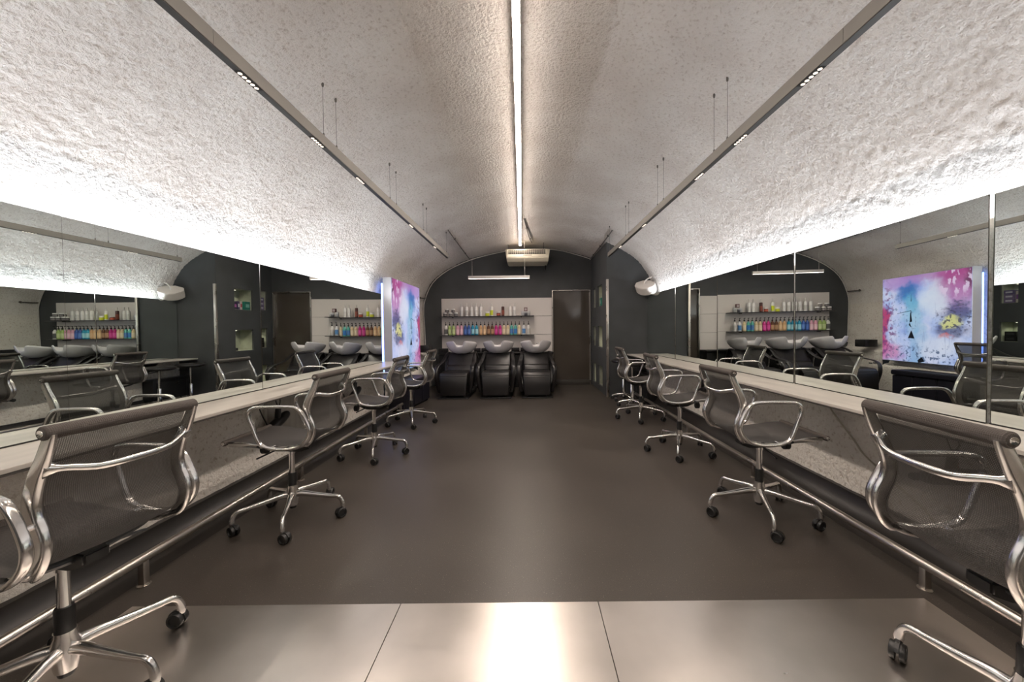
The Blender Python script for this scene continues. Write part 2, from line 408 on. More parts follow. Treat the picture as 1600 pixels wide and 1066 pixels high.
# dark rubber skirting coving up the wall behind each foot rail
for nm, s in (('baseboard_left', -1), ('baseboard_right', 1)):
    y1 = 5.2 if s < 0 else 6.32
    pl = [(s * 1.80, 0.0), (s * 1.86, 0.012), (s * 1.925, 0.05), (s * 1.965, 0.105), (s * 1.968, 0.135), (s * 2.03, 0.135), (s * 2.03, 0.0)]
    tag(prism(nm, pl, Y0, y1, 'xz', M_cove), kind='structure')

# glass door in the back wall
dr = empty('door_1', (0, 0, 0), kind='structure')
box('door_pane', 0.535, 1.285, 7.835, 7.85, 0.10, 1.94, M_door, dr)
box('door_sill', 0.515, 1.305, 7.79, 7.90, 0.0, 0.10, M_edge, dr, bev=0.004)
bm = bmesh.new()
add_box(bm, 0.515, 0.535, 7.78, 7.86, 0.10, 1.955); add_box(bm, 1.285, 1.305, 7.78, 7.86, 0.0, 1.955); add_box(bm, 0.535, 1.285, 7.78, 7.86, 1.94, 1.955)
link_bm('door_frame', bm, M_brushed, dr)
# white cladding boards behind the basins
cl = empty('wall_cladding', (0, 0, 0), kind='structure')
for a, b in ((0.70, 1.046), (1.050, 1.426), (1.430, 1.80)):
    box('cladding_board', -1.76, 0.508, 7.784, 7.80, a, b, M_white, cl, bev=0.0015, seg=1)
# conduit that follows the arch
pts = [(x * 0.988, 7.775, min(z, 3) - 0.022) for x, z in ARCH if x < 1.3]
pts = [(-2.10, 7.775, 0.80)] + pts + [(1.31, 7.775, arch_z(1.31) - 0.03)]
tag(tube('trim_2', pts, 0.009, M_wpipe, n=8, smooth_n=3), kind='structure')

# ------------------------------------------------------------------ mirrors, counters, foot rails
def mirror_run(side, panels, z0, z1):
    nmr = 'left' if side < 0 else 'right'
    for i, (a, b, yaw, tilt, ox) in enumerate(panels):
        L = b - a - 0.006
        bm = bmesh.new(); add_box(bm, -0.0025, 0.0025, -L / 2, L / 2, z0, z1); bm.normal_update()
        for f in bm.faces:
            if abs(f.normal.x) < 0.5: f.material_index = 1
        o = link_bm('wall_mirror', bm, [M_mirror, M_medge], smooth=False)
        bm = bmesh.new(); add_box(bm, min(-side * .003, -side * .0055), max(-side * .003, -side * .0055), -L / 2, L / 2, z0 - .0015, z0 + .0035); link_bm('foot_seal', bm, M_blackm, o, smooth=False)
        o.location = (side * 1.974 + ox, (a + b) / 2, 0); o.rotation_euler = (0, tilt, yaw)
        yield o
lab = ['frameless mirror panel nearest the camera at the {} edge of the picture', 'frameless mirror panel behind the second chair on the {} side',
       'frameless mirror panel behind the third chair on the {} side', 'frameless mirror panel behind the fourth chair on the {} side', 'last frameless mirror panel on the {} side beside the dark pillar']
LP = [(-1.95, -0.77, 0, 0, 0), (-0.77, 0.42, 0, 0, 0), (0.42, 1.615, -0.004, 0, 0), (1.615, 2.795, -0.006, 0, 0), (2.795, 3.978, 0.0, 0.004, 0), (3.978, 5.12, 0.0, 0.0, 0)]
RP = [(-1.95, -0.77, 0, 0, 0), (-0.77, 0.42, 0, 0, 0), (0.42, 1.605, -0.012, 0, -.008), (1.605, 2.815, -0.030, -0.004, .009), (2.815, 3.995, -0.022, -0.004, .032), (3.995, 5.139, -0.006, 0, .040), (5.139, 6.325, 0, 0, .037)]
for nmr, sd, PN, z0, z1 in (('left', -1, LP, 0.727, 1.652), ('right', 1, RP, 0.727, 1.70)):
    for k, o in enumerate(mirror_run(sd, PN, z0, z1)):
        t = lab[max(0, k - 2)].format(nmr) if k >= 2 else ['frameless mirror panel two places behind the camera on the {} side', 'frameless mirror panel beside the camera on the {} side'][k].format(nmr)
        tag(o, t, 'mirror', 'frameless mirror panels along the %s wall' % nmr)
def counter(side, joints, label):
    t = empty('counter', (side * 1.83, 0, 0.725), 0, label, 'counter')
    for a, b in zip(joints, joints[1:]):
        bm = bmesh.new(); add_box(bm, -0.165 if side > 0 else -0.165, 0.19 if side > 0 else 0.165, a + 0.001, b - 0.001, -0.018, 0, 0.002, 1)
        link_bm('counter_slab', bm, M_counter, t)
        bm = bmesh.new(); add_box(bm, -0.165 if side > 0 else 0.155, -0.155 if side > 0 else 0.165, a + 0.001, b - 0.001, -0.026, -0.0185)
        link_bm('edge_strip', bm, M_edge, t)
    return t
counter(-1, [-2.55, -0.45, 0.5, 2.87, 5.30], 'long narrow grey stone counter under the left mirrors')
counter(1, [-2.55, -0.45, 0.5, 2.90, 5.15, 6.32], 'long narrow grey stone counter under the right mirrors')
def foot_rail(side, x, y0, y1, posts, label, zr=.125):
    t = empty('foot_rail', (x, 0, 0), 0, label, 'foot rail')
    tube('rail_tube', [(0, y0, zr), (0, y1, zr)], 0.020, M_brushed, t, 16)
    for p in posts:
        o = box('post', -0.014, 0.014, p - 0.014, p + 0.014, 0.006, zr - .014, M_brushed, t, 0.002)
        lathe('base_plate', [(0.026, 0.0005), (0.026, 0.004), (0.02, 0.007), (0.0001, 0.007)], M_brushed, o, 16, (0, p, 0))
foot_rail(-1, -1.765, -2.4, 5.27, [-1.85, -0.67, 0.52, 1.70, 2.90, 4.08, 5.20], 'long brushed steel foot rail on short posts along the left wall')
foot_rail(1, 1.722, -2.4, 6.25, [-1.9, -0.72, 0.45, 1.62, 2.86, 4.04, 5.22, 6.15], 'long brushed steel foot rail on short posts along the right wall', .108)
pn = box('access_panel', -1.992, -1.965, 2.83, 3.72, 0.30, 0.695, M_cab, bev=0.002)
tag(pn, 'flat grey panel on the plaster under the left counter behind a hanging dryer', 'panel')

# ------------------------------------------------------------------ swivel chair (local: faces +X, origin on floor)
HW = 0.175
SIDE = [(-.262, .893), (-.238, .83), (-.210, .77), (-.194, .712), (-.198, .665), (-.216, .62), (-.225, .575), (-.198, .53), (-.14, .506), (-.05, .502), (.06, .512), (.16, .526), (.265, .529)]
def ribbon(bm, P, y0, y1, th, bulge=0.0, ny=1, mi=0):
    uvl = bm.loops.layers.uv.verify(); N = len(P); top = []; bot = []; s = 0; S_ = [0]
    for a, b in zip(P, P[1:]): s += (b - a).length; S_.append(s)
    for i, p in enumerate(P):
        t = (P[min(i + 1, N - 1)] - P[max(i - 1, 0)]).normalized(); n = Vector((-t.z, 0, t.x))
        ru, rb = [], []
        for k in range(ny + 1):
            f = k / ny; y = y0 + (y1 - y0) * f; d = -bulge * math.sin(PI * f)
            ru.append((bm.verts.new(Vector((p.x, y, p.z)) + n * (th / 2 + d)), S_[i], y)); rb.append((bm.verts.new(Vector((p.x, y, p.z)) + n * (-th / 2 + d)), S_[i], y))
        top.append(ru); bot.append(rb)
    def face(q):
        f = bm.faces.new([v[0] for v in q]); f.material_index = mi
        for l, v in zip(f.loops, q): l[uvl].uv = (v[1], v[2])
    for G in ((top, bot) if th > 0 else (top,)):
        for i in range(N - 1):
            for k in range(ny): face((G[i][k], G[i + 1][k], G[i + 1][k + 1], G[i][k + 1]))
def make_chair():
    root = empty('swivel_chair', (0, 0, 0))
    prof = catmull([(x, 0, z) for x, z in SIDE], 5)
    cut = 36
    bm = bmesh.new(); ribbon(bm, [p + Vector((0.004, 0, 0)) for p in prof[1:cut + 1]], -HW, HW, 0, 0.012, 10); link_bm('mesh_back', bm, M_mesh_back, root)
    bm = bmesh.new(); ribbon(bm, [p + Vector((0.004, 0, 0)) for p in prof[cut:]], -HW - .006, HW + .006, 0, 0.010, 10); link_bm('mesh_seat', bm, M_mesh_seat, root)
    for nm, c in (('top_roll', (-.264, .893)), ('front_roll', (.262, .522))):
        bm = bmesh.new(); uv = bm.loops.layers.uv.verify()
        sweep(bm, [(c[0], y, c[1]) for y in (-HW - .022, -HW - .018, -.1, 0, .1, HW + .018, HW + .022)], circ(0.019 if nm == 'top_roll' else 0.015, 16), scale=[.8, 1, 1, 1, 1, 1, .8])
        for f in bm.faces:
            for l in f.loops:
                v = l.vert.co; a = math.atan2(v.z - c[1], v.x - c[0]); l[uv].uv = (a * 0.019, v.y)
        o = link_bm(nm, bm, M_mesh_roll, root)
        for s in (-1, 1):
            lathe('end_cap', [(0.0001, 0), (0.003, 0), (0.003, s * .0012), (0.009, s * .002), (0.0095, 0), (0.0095, -s * .003)], M_chrome, o, 14, (c[0], s * (HW + .0225), c[1]), 'y')
    # cast side rails, lying outside the mesh
    railp = [p for p in prof]
    for s in (-1, 1):
        P = catmull([(x - (0.012 if z > .6 else 0.006), s * (HW + (.008 if z > .52 or x < -.16 else -.006)), z - (0.0 if z > .56 else (.010 if x < -.1 else .015))) for x, z in SIDE[:-1] + [(.245, .526)]], 5)
        n = len(P); sc = [0.62 + 0.45 * math.sin(PI * min(1, i / (n * 0.70))) ** 0.7 if i < n * .60 else 0.52 for i in range(n)]
        bm = bmesh.new(); sweep(bm, P, rrect(0.0105, 0.021, 0.7), scale=sc, ref=(0, 1, 0)); link_bm('side_rail', bm, M_alu, root)
        # arm loop
        ys = s * (HW + .040)
        A = [(-.195, .700), (-.16, .727), (-.08, .733), (.05, .731), (.09, .715), (.100, .68), (.078, .62), (.055, .555), (.028, .515), (-.03, .497), (-.11, .494), (-.18, .510), (-.225, .553), (-.238, .60), (-.222, .65)]
        bm = bmesh.new()
        PA = catmull([(x, ys, z) for x, z in A], 4, True)
        sweep(bm, PA, rrect(0.0125, 0.009, 0.9), closed=True, ref=(0, 1, 0)); arm = link_bm('armrest', bm, M_alu, root)
        for ax, az in ((-.222, .650), (-.15, .498), (-.02, .500)):
            tube('arm_lug', [(ax, s * (HW + .004), az), (ax, s * (HW + .036), az)], 0.008, M_alu, arm, 8)
    # antler spreader behind the back, flared into the rails
    P = catmull([(-.240, -HW - .004, .795), (-.262, -HW + .03, .79), (-.282, -.09, .775), (-.288, 0, .772), (-.282, .09, .775), (-.262, HW - .03, .79), (-.240, HW + .004, .795)], 5)
    n = len(P); bm = bmesh.new(); sweep(bm, P, circ(0.0105, 10, 0.0085), scale=[1 + 1.5 * max(0, abs(i / (n - 1) - .5) * 2 - .78) / .22 for i in range(n)], ref=(0, 0, 1)); link_bm('back_spreader', bm, M_alu, root)
    # seat spreaders
    for x, z in ((-.09, .470), (.075, .482)):
        P = catmull([(x, -HW - .004, z + .02), (x, -HW + .04, z + .003), (x, 0, z - .012), (x, HW - .04, z + .003), (x, HW + .004, z + .02)], 4)
        bm = bmesh.new(); sweep(bm, P, circ(0.011, 8)); link_bm('seat_spreader', bm, M_black, root)
    # tilt mechanism
    bm = bmesh.new()
    add_prism(bm, [(-.13, .475), (.13, .478), (.15, .465), (.06, .425), (-.07, .420), (-.13, .44)], -.035, .035, 'xz')
    for v in bm.verts: pass
    bmesh.ops.bevel(bm, geom=list(bm.edges), offset=0.006, segments=2, affect='EDGES')
    tm = link_bm('tilt_mechanism', bm, M_black, root)
    lathe('tension_knob', [(0.0001, 0), (0.028, 0), (0.03, .006), (0.03, .03), (0.02, .036), (0.0001, .036)], M_black, tm, 16, (.145, 0, .432), 'x')
    tube('height_lever', [(-.01, -.03, .437), (-.02, -.10, .432), (-.03, -.19, .424), (-.034, -.21, .420)], 0.0055, M_black, root, 8, smooth_n=3, scale=None)
    tube('tilt_lever', [(.06, .03, .440), (.07, .10, .436), (.085, .18, .430)], 0.005, M_black, root, 8, smooth_n=3)
    # column
    lathe('gas_lift', [(0.0001, .25), (0.0155, .25), (0.0155, .40), (0.019, .402), (0.019, .43), (0.0001, .43)], M_chrome, root, 18)
    lathe('column_sleeve', [(0.0001, .205), (0.0235, .205), (0.0235, .278), (0.021, .285), (0.0001, .285)], M_black, root, 18)
    hub = lathe('base_hub', [(0.0001, .082), (0.026, .082), (0.028, .09), (0.034, .13), (0.033, .17), (0.0265, .20), (0.0265, .209), (0.0001, .209)], M_alu, root, 22)
    lathe('hub_plug', [(0.0001, .066), (0.019, .066), (0.021, .072), (0.021, .083), (0.0001, .083)], M_black, hub, 16)
    for k in range(5):
        a = 2 * PI * k / 5; R = Matrix.Rotation(a, 4, 'Z')
        P = catmull([(.015, 0, .150), (.06, 0, .152), (.15, 0, .139), (.235, 0, .128), (.268, 0, .124), (.288, 0, .108), (.298, 0, .082), (.300, 0, .068)], 4)
        n = len(P); sc = []
        for i, p in enumerate(P):
            r = p.x
            sc.append(1.45 - 2.6 * r if r < .22 else (.878 if p.z > .1 else .878 + (.1 - p.z) * 6))
        bm = bmesh.new(); sweep(bm, P, circ(0.0125, 12, 0.0145), scale=sc, ref=(0, 1, 0)); bm.transform(R)
        leg = link_bm('leg', bm, M_alu, root)
        sw = random.uniform(0, 2 * PI)
        cm = R @ Matrix.Translation((.300, 0, 0)) @ Matrix.Rotation(sw, 4, 'Z') @ Matrix.Translation((.016, 0, 0))
        bm = bmesh.new()
        for s in (-1, 1):
            add_lathe(bm, [(0.0001, s * .006), (.012, s * .006), (.0205, s * .006), (.0285, s * .006), (.0285, s * .019), (.0265, s * .0215), (.021, s * .0215), (.0195, s * .014), (.008, s * .013), (.0001, s * .013)], 20, (0, 0, .0285), 'y')
        # hood between and over the wheels
        hp = [(-.0335 * math.cos(t), .0285 + .0335 * math.sin(t)) for t in [PI * q / 8 * .9 for q in range(9)]]
        add_prism(bm, [(x, z) for x, z in hp] + [(.006, .034), (-.006, .03)], -.0055, .0055, 'xz')
        bm.transform(cm)
        c = link_bm('castor', bm, M_wheel, leg)
        bm = bmesh.new(); add_lathe(bm, [(.0001, .050), (.0105, .050), (.0125, .058), (.0125, .068), (.0001, .072)], 12); bm.transform(R @ Matrix.Translation((.300, 0, 0)))
        link_bm('castor_stem', bm, M_chrome, leg)
    return root
chair0 = make_chair()
GR = 'mesh swivel chairs facing the mirrors'
chairs = [
 (-1.475, 1.175, 173.6, 68.6, 'swivel chair with taut black mesh back, closest to the camera on the left'),
 (-1.46, 2.31, 180, -140, 'mesh swivel chair second from the camera in the left row, by a hanging dryer'),
 (-1.44, 3.51, 181, -143, 'mesh swivel chair third from the camera in the left row'),
 (-1.45, 4.67, 180, -143, 'mesh swivel chair last in the left row, before the glowing abstract picture'),
 (1.33, .985, -5, 101, 'swivel chair cut off by the right edge of the picture, dryer seen through its mesh'),
 (1.41, 2.29, 0, 180, 'mesh swivel chair second from the camera in the right row'),
 (1.405, 3.49, -3, 174, 'mesh swivel chair third from the camera in the right row'),
 (1.435, 4.80, 0, 180, 'mesh swivel chair last in the right row, next to the two stools')]
def is_base(n): return n.split('.')[0] in ('base_hub', 'leg', 'column_sleeve', 'gas_lift')
for i, (x, y, h, b, t) in enumerate(chairs):
    o = chair0 if i == 0 else copy_tree(chair0)
    o.location = (x, y, 0.005 if y < 1.3 else 0.0); o.rotation_euler = (0, 0, math.radians(h))
    for ch in o.children:
        if is_base(ch.name): ch.rotation_euler = (0, 0, math.radians(b - h))
    tag(o, t, 'chair', GR)

# ------------------------------------------------------------------ two saddle stools by the pillar
def make_stool():
    root = empty('stool', (0, 0, 0))
    lathe('seat', [(0.0001, .600), (.13, .600), (.185, .612), (.2, .630), (.197, .648), (.17, .660), (.08, .664), (.0001, .663)], M_leather, root, 32)
    lathe('column', [(.0001, .06), (.025, .06), (.025, .33), (.022, .335), (.014, .337), (.014, .59), (.03, .60), (.0001, .60)], M_chrome, root, 18)
    tube('lever', [(0, -.02, .585), (.02, -.10, .575), (.03, -.15, .56)], .005, M_black, root, 8, smooth_n=3)
    for k in range(5):
        a = 2 * PI * k / 5 + .3
        P = [(.02 * math.cos(a), .02 * math.sin(a), .105), (.12 * math.cos(a), .12 * math.sin(a), .085), (.175 * math.cos(a), .175 * math.sin(a), .068), (.19 * math.cos(a), .19 * math.sin(a), .062)]
        leg = tube('leg', P, .0135, M_chrome, root, 10, smooth_n=3)
        bm = bmesh.new()
        for s in (-1, 1): add_lathe(bm, [(.0001, s * .004), (.026, s * .004), (.026, s * .016), (.023, s * .019), (.0001, s * .019)], 16, (0, 0, .026), 'y')
        bm.transform(Matrix.Translation((.19 * math.cos(a), .19 * math.sin(a), 0)) @ Matrix.Rotation(a * 3, 4, 'Z'))
        link_bm('castor', bm, M_wheel, leg)
        lathe('castor_stem', [(.0001, .04), (.008, .04), (.008, .064), (.0001, .064)], M_chrome, leg, 10, (.19 * math.cos(a), .19 * math.sin(a), 0))
    return root
st = make_stool(); st.location = (1.52, 5.50, 0); tag(st, 'round black stool on a chrome base, nearer the camera of the pair by the pillar', 'stool', 'round black stools')
s2 = copy_tree(st); s2.location = (1.535, 6.03, 0); s2.rotation_euler = (0, 0, 1.0); tag(s2, 'round black stool on a chrome base, closest to the dark pillar', 'stool', 'round black stools')
bx = empty('equipment_box', (1.86, 6.0, 0), 0, 'low black box standing on the floor under the far end of the right counter', 'box')
box('body', -.045, .13, -.30, .28, 0.0, .42, M_black, bx, .008); box('lid', -.05, .132, -.305, .285, .42, .435, M_black, bx, .004)
box('front_panel', -.053, -.045, -.26, .24, .05, .38, M_blackm, bx, .003); lathe('knob', [(.0001, 0), (.02, 0), (.02, -.015), (.0001, -.015)], M_black, bx, 14, (-.053, .10, .34), 'x')
tag(prism('bracket', [(1.70, .698), (1.985, .698), (1.985, .44)], 5.66, 5.685, 'xz', M_black), 'black triangular bracket holding up the far end of the right counter', 'bracket')

# ------------------------------------------------------------------ hair dryers in holders under the counters
def make_dryer():
    root = empty('hair_dryer', (0, 0, 0))
    # nozzle/barrel hangs tilted, handle up in the holder; local: +X away from wall
    P = catmull([(0, -.115, .055), (0, -.09, .045), (0, -.03, .022), (0, .03, .0), (0, .075, -.018), (0, .12, -.035)], 5); n = len(P)
    bm = bmesh.new(); sweep(bm, P, circ(.037, 18), scale=[.55 + .45 * math.sin(min(1, i / n * 2.2) * PI / 2) - (.42 if i > n * .78 else 0) * (i / n - .78) / .22 for i in range(n)])
    link_bm('barrel', bm, M_black, root)
    bm = bmesh.new(); sweep(bm, catmull([(0, .12, -.035), (0, .145, -.045), (0, .165, -.052)], 3), circ(.026, 14, .018)); nz_ = link_bm('nozzle', bm, M_blackm, root)
    bm = bmesh.new(); sweep(bm, catmull([(0, .005, .01), (0, .0, .07), (0, -.012, .13)], 4), circ(.017, 12, .021)); link_bm('handle', bm, M_black, root)
    tube('hanging_loop', [(0, -.012, .125), (0, -.03, .16), (0, -.02, .20), (0, 0, .21), (0, .02, .18), (0, .0, .13)], .004, M_black, root, 8, smooth_n=4)
    box('red_switch', .017, .021, -.012, .004, .05, .075, mat('red_switch', (.25, .02, .02), .4), root, .001)
    return root
def make_holder():
    root = empty('dryer_holder', (0, 0, 0))
    box('mounting_plate', -.03, .03, -.045, .045, -.012, 0, M_black, root, .002)
    tube('hook', [(0, 0, -.01), (0, .01, -.04), (0, .03, -.05), (0, .045, -.035)], .0045, M_black, root, 8, smooth_n=4)
    return root
dry0 = make_dryer(); hold0 = make_holder()
spots = [(-1, 2.83, 'second left chair', 0), (-1, 4.10, 'third left chair', 0), (1, 1.67, 'nearest right chair', 1), (1, 4.05, 'third right chair', 0), (1, 2.80, '', 2)]
first = True
for i, (s, y, t, k) in enumerate(spots):
    h = hold0 if i == 0 else copy_tree(hold0)
    h.location = (s * 1.86, y, .706); h.rotation_euler = (0, 0, 0)
    tag(h, 'small black hook plate under the %s counter, %s' % ('left' if s < 0 else 'right', ['behind the second left chair', 'behind the third left chair', 'behind the nearest right chair', 'behind the third right chair', 'empty, behind the second right chair'][i]), 'hook', 'dryer hooks under the counters')
    if k == 2: continue
    d = dry0 if i == 0 else copy_tree(dry0)
    d.location = (s * 1.885, y, .462); d.rotation_euler = (0, 0, PI if s < 0 else 0)
    tag(d, 'black hair dryer hanging under the %s counter by the %s' % ('left' if s < 0 else 'right', t), 'hair dryer', 'hair dryers under the counters')
cb = tube('power_cable', [(2.0 - .02, 2.50, .695), (1.975, 2.45, .61), (1.97, 2.27, .46), (1.975, 2.20, .39), (1.975, 2.02, .30), (1.975, 1.85, .22), (1.972, 1.80, .145)], .005, M_cable, n=8, smooth_n=5)
tag(cb, 'cream cable sagging down the plaster under the right counter', 'cable')
for y, t in ((2.70, 'second'), (3.89, 'third')):
    c = tube('black_cable', [(-1.955, y, .70), (-1.95, y + .01, .64), (-1.955, y + .06, .54), (-1.955, y + .12, .44), (-1.955, y + .15, .36)], .0045, M_black, n=8, smooth_n=5)
    tag(c, 'thin black cable hanging beside the dryer behind the %s left chair' % t, 'cable')

# ------------------------------------------------------------------ illuminated abstract picture
def art_material():
    m = bpy.data.materials.new('backlit_abstract_print'); m.use_nodes = True; nt = m.node_tree; b = bsdf(m)
    tc = nd(m, 'ShaderNodeTexCoord')
    n0 = nd(m, 'ShaderNodeTexNoise'); n0.inputs['Scale'].default_value = 5; n0.inputs['Detail'].default_value = 8; n0.inputs['Roughness'].default_value = .65
    lk(m, tc.outputs['UV'], n0.inputs['Vector'])
    sub = nd(m, 'ShaderNodeVectorMath', operation='SUBTRACT'); lk(m, n0.outputs['Color'], sub.inputs[0]); sub.inputs[1].default_value = (.5, .5, .5)
    sc = nd(m, 'ShaderNodeVectorMath', operation='SCALE'); lk(m, sub.outputs[0], sc.inputs[0]); sc.inputs['Scale'].default_value = .30
    ad = nd(m, 'ShaderNodeVectorMath', operation='ADD'); lk(m, tc.outputs['UV'], ad.inputs[0]); lk(m, sc.outputs[0], ad.inputs[1])
    sx = nd(m, 'ShaderNodeSeparateXYZ'); lk(m, ad.outputs[0], sx.inputs[0])
    n1 = nd(m, 'ShaderNodeTexNoise'); n1.inputs['Scale'].default_value = 4; n1.inputs['Detail'].default_value = 7; lk(m, tc.outputs['UV'], n1.inputs['Vector'])
    col = ramp(m, n1.outputs[0], [(.32, (.26, .36, .82)), (.48, (.52, .62, 1.0)), (.60, (.74, .74, 1.0)), (.72, (.34, .54, .90))])
    def mth(op, a, b_=None, c=None):
        q = nd(m, 'ShaderNodeMath', operation=op)
        for i, v in enumerate((a, b_, c)):
            if v is None: continue
            if isinstance(v, (int, float)): q.inputs[i].default_value = v
            else: lk(m, v, q.inputs[i])
        return q.outputs[0]
    def mask(u0, v0, ru, rv, hard=.35):
        du = mth('DIVIDE', mth('SUBTRACT', sx.outputs[0], u0), ru); dv = mth('DIVIDE', mth('SUBTRACT', sx.outputs[1], v0), rv)
        d = mth('SQRT', mth('ADD', mth('MULTIPLY', du, du), mth('MULTIPLY', dv, dv)))
        mr = nd(m, 'ShaderNodeMapRange'); mr.interpolation_type = 'SMOOTHSTEP'
        mr.inputs[1].default_value = 1 + hard; mr.inputs[2].default_value = 1 - hard; lk(m, d, mr.inputs[0]); return mr.outputs[0]
    def over(c, mk, rgb, k=1.0):
        mx = nd(m, 'ShaderNodeMix', data_type='RGBA'); lk(m, mth('MULTIPLY', mk, k), mx.inputs[0]); lk(m, c, mx.inputs[6]); mx.inputs[7].default_value = (*rgb, 1); return mx.outputs[2]
    def spots(scale, th, stretch=(1, 1, 1), wdt=.05):
        mp = nd(m, 'ShaderNodeMapping'); mp.inputs['Scale'].default_value = stretch; lk(m, tc.outputs['UV'], mp.inputs[0])
        n = nd(m, 'ShaderNodeTexNoise'); n.inputs['Scale'].default_value = scale; n.inputs['Detail'].default_value = 6; lk(m, mp.outputs[0], n.inputs['Vector'])
        mr = nd(m, 'ShaderNodeMapRange'); mr.inputs[1].default_value = th; mr.inputs[2].default_value = th + wdt; lk(m, n.outputs[0], mr.inputs[0]); return mr.outputs[0]
    for u, v, ru, rv, c, k, h in [
        (.42, 1.02, .60, .09, (.46, .12, .42), .7, .6), (.10, .90, .24, .20, (.48, .05, .26), .9, .5), (.16, .72, .20, .16, (.55, .20, .52), .7, .6),
        (.0, .95, .05, .2, (.10, .01, .07), .8, .5), (.80, .93, .20, .08, (.50, .26, .66), .7, .6),
        (.68, .80, .12, .12, (.02, .16, .52), .95, .45), (.63, .70, .11, .09, (.04, .34, .70), .8, .5), (.60, .55, .12, .22, (.30, .66, .80), .55, .6),
        (.99, .50, .09, .14, (.55, .02, .14), .95, .35), (1.0, .20, .10, .16, (.60, .02, .16), .95, .4), (.90, .08, .16, .10, (.70, .22, .50), .8, .5),
        (.55, .18, .10, .28, (.26, .52, .80), .6, .6), (.14, .56, .16, .09, (.06, .07, .22), .85, .45), (.20, .38, .16, .08, (.09, .09, .20), .8, .45),
        (.20, .47, .12, .07, (.82, .78, .26), .85, .35), (.24, .31, .08, .035, (.62, .06, .07), .9, .3), (.33, .18, .2, .14, (.80, .82, 1.0), .8, .5), (.37, .70, .14, .16, (.80, .86, 1.0), .75, .6)]:
        col = over(col, mask(u, v, ru, rv, h), c, k)
    # pale brush slashes upper left, dark flecks, drips
    col = over(col, mth('MULTIPLY', mask(.14, .88, .20, .16, .3), spots(7, .53, (2.2, 1, 1), .03)), (.88, .68, .92), .9)
    col = over(col, mth('MULTIPLY', mask(.15, .5, .2, .17, .4), spots(22, .55, (1, 1.4, 1), .02)), (.05, .05, .12), .85)
    col = over(col, mth('MULTIPLY', mask(.5, .07, .55, .10, .4), spots(26, .56, (1, 1, 1), .02)), (.05, .10, .22), .85)
    col = over(col, mth('MULTIPLY', mask(.78, .42, .25, .40, .4), spots(30, .60, (1, 1, 1), .02)), (.14, .24, .40), .7)
    col = over(col, mth('MULTIPLY', mask(.97, .45, .12, .5, .4), spots(20, .52, (1, 1, 1), .03)), (.20, .03, .20), .8)
    col = over(col, mth('MULTIPLY', mask(.45, .3, .35, .3, .5), spots(10, .60, (5, .5, 1), .02)), (.30, .34, .55), .5)
    lk(m, col, b.inputs['Emission Color']); b.inputs['Emission Strength'].default_value = 0.46
    b.inputs['Base Color'].default_value = (.05, .05, .06, 1); b.inputs['Roughness'].default_value = .3
    return m
LB = empty('light_box', (-2.0, 6.08, .53), 0, 'tall square lit box with a blue, white and crimson abstract print, on the left wall', 'picture')
bm = bmesh.new(); uvl = bm.loops.layers.uv.verify()
vs = [bm.verts.new(p) for p in ((.075, -.69, .008), (.075, .69, .008), (.075, .69, 1.377), (.075, -.69, 1.377))]
f = bm.faces.new(vs)
for l, uv in zip(f.loops, ((0, 0), (1, 0), (1, 1), (0, 1))): l[uvl].uv = uv
for p, q in (((0, 1)), ((1, 2)), ((2, 3)), ((3, 0))):
    a, b = vs[p], vs[q]; c = bm.verts.new(b.co - Vector((.006, 0, 0))); d = bm.verts.new(a.co - Vector((.006, 0, 0))); bm.faces.new((a, b, c, d))
o = link_bm('printed_face', bm, art_material(), LB, smooth=False)
# black triangle painted near the centre of the print, flat marks just proud of it
m_ink = mat('black_ink', (.01, .015, .03), .5)
def ink(poly, nm='ink_mark'):
    bm = bmesh.new(); add_prism(bm, poly, .0752, .0758, 'yz'); return link_bm(nm, bm, m_ink, LB, smooth=False)
U = lambda u, v: (-.69 + 1.38 * u, 1.385 * v)
ink([U(.585, .275), U(.665, .28), U(.625, .37)]); ink([U(.625, .40), U(.655, .43), U(.645, .46), U(.63, .42)])
ink([U(.615, .47), U(.645, .46), U(.64, .56), U(.628, .60), U(.625, .54)]); ink([U(.63, .598), U(.80, .568), U(.80, .564), U(.63, .592)])
ink([U(.625, .70), U(.631, .70), U(.629, .80)]); ink([U(.47, .02), U(.54, .0), U(.55, .03), U(.50, .07)])
bm = bmesh.new()
add_box(bm, -.05, .070, -.695, .695, 0, 1.385, .003, 1); link_bm('housing', bm, M_frame, LB)
box('blue_edge_light', -.075, -.055, -.692, -.675, .02, 1.30, M_blue, LB)

# bench under the picture
B = empty('bench', (0, 0, 0), 0, 'low dark leather bench with seamed panels against the left wall below the lit picture', 'bench')
def bpoly(z):
    return None
def bench_piece(nm, y0, y1, z0, z1, inset, m):
    fx = lambda y: -1.735 + (y - 5.2) * (.12 / 1.1)
    bm = bmesh.new(); add_prism(bm, [(-1.965, y0), (fx(y0) - inset, y0), (fx(y1) - inset, y1), (-1.965, y1)], z0, z1, 'xy')
    bmesh.ops.bevel(bm, geom=list(bm.edges), offset=.012, segments=3, affect='EDGES'); return link_bm(nm, bm, m, B)
for a, b in ((5.31, 5.62), (5.625, 5.94), (5.945, 6.25)):
    bench_piece('front_panel', a, b, 0.03, .34, .01, M_navy)
bench_piece('seat_cushion', 5.295, 6.26, .345, .42, -.005, M_navy); bench_piece('plinth', 5.33, 6.24, 0, .03, .03, M_blackm)

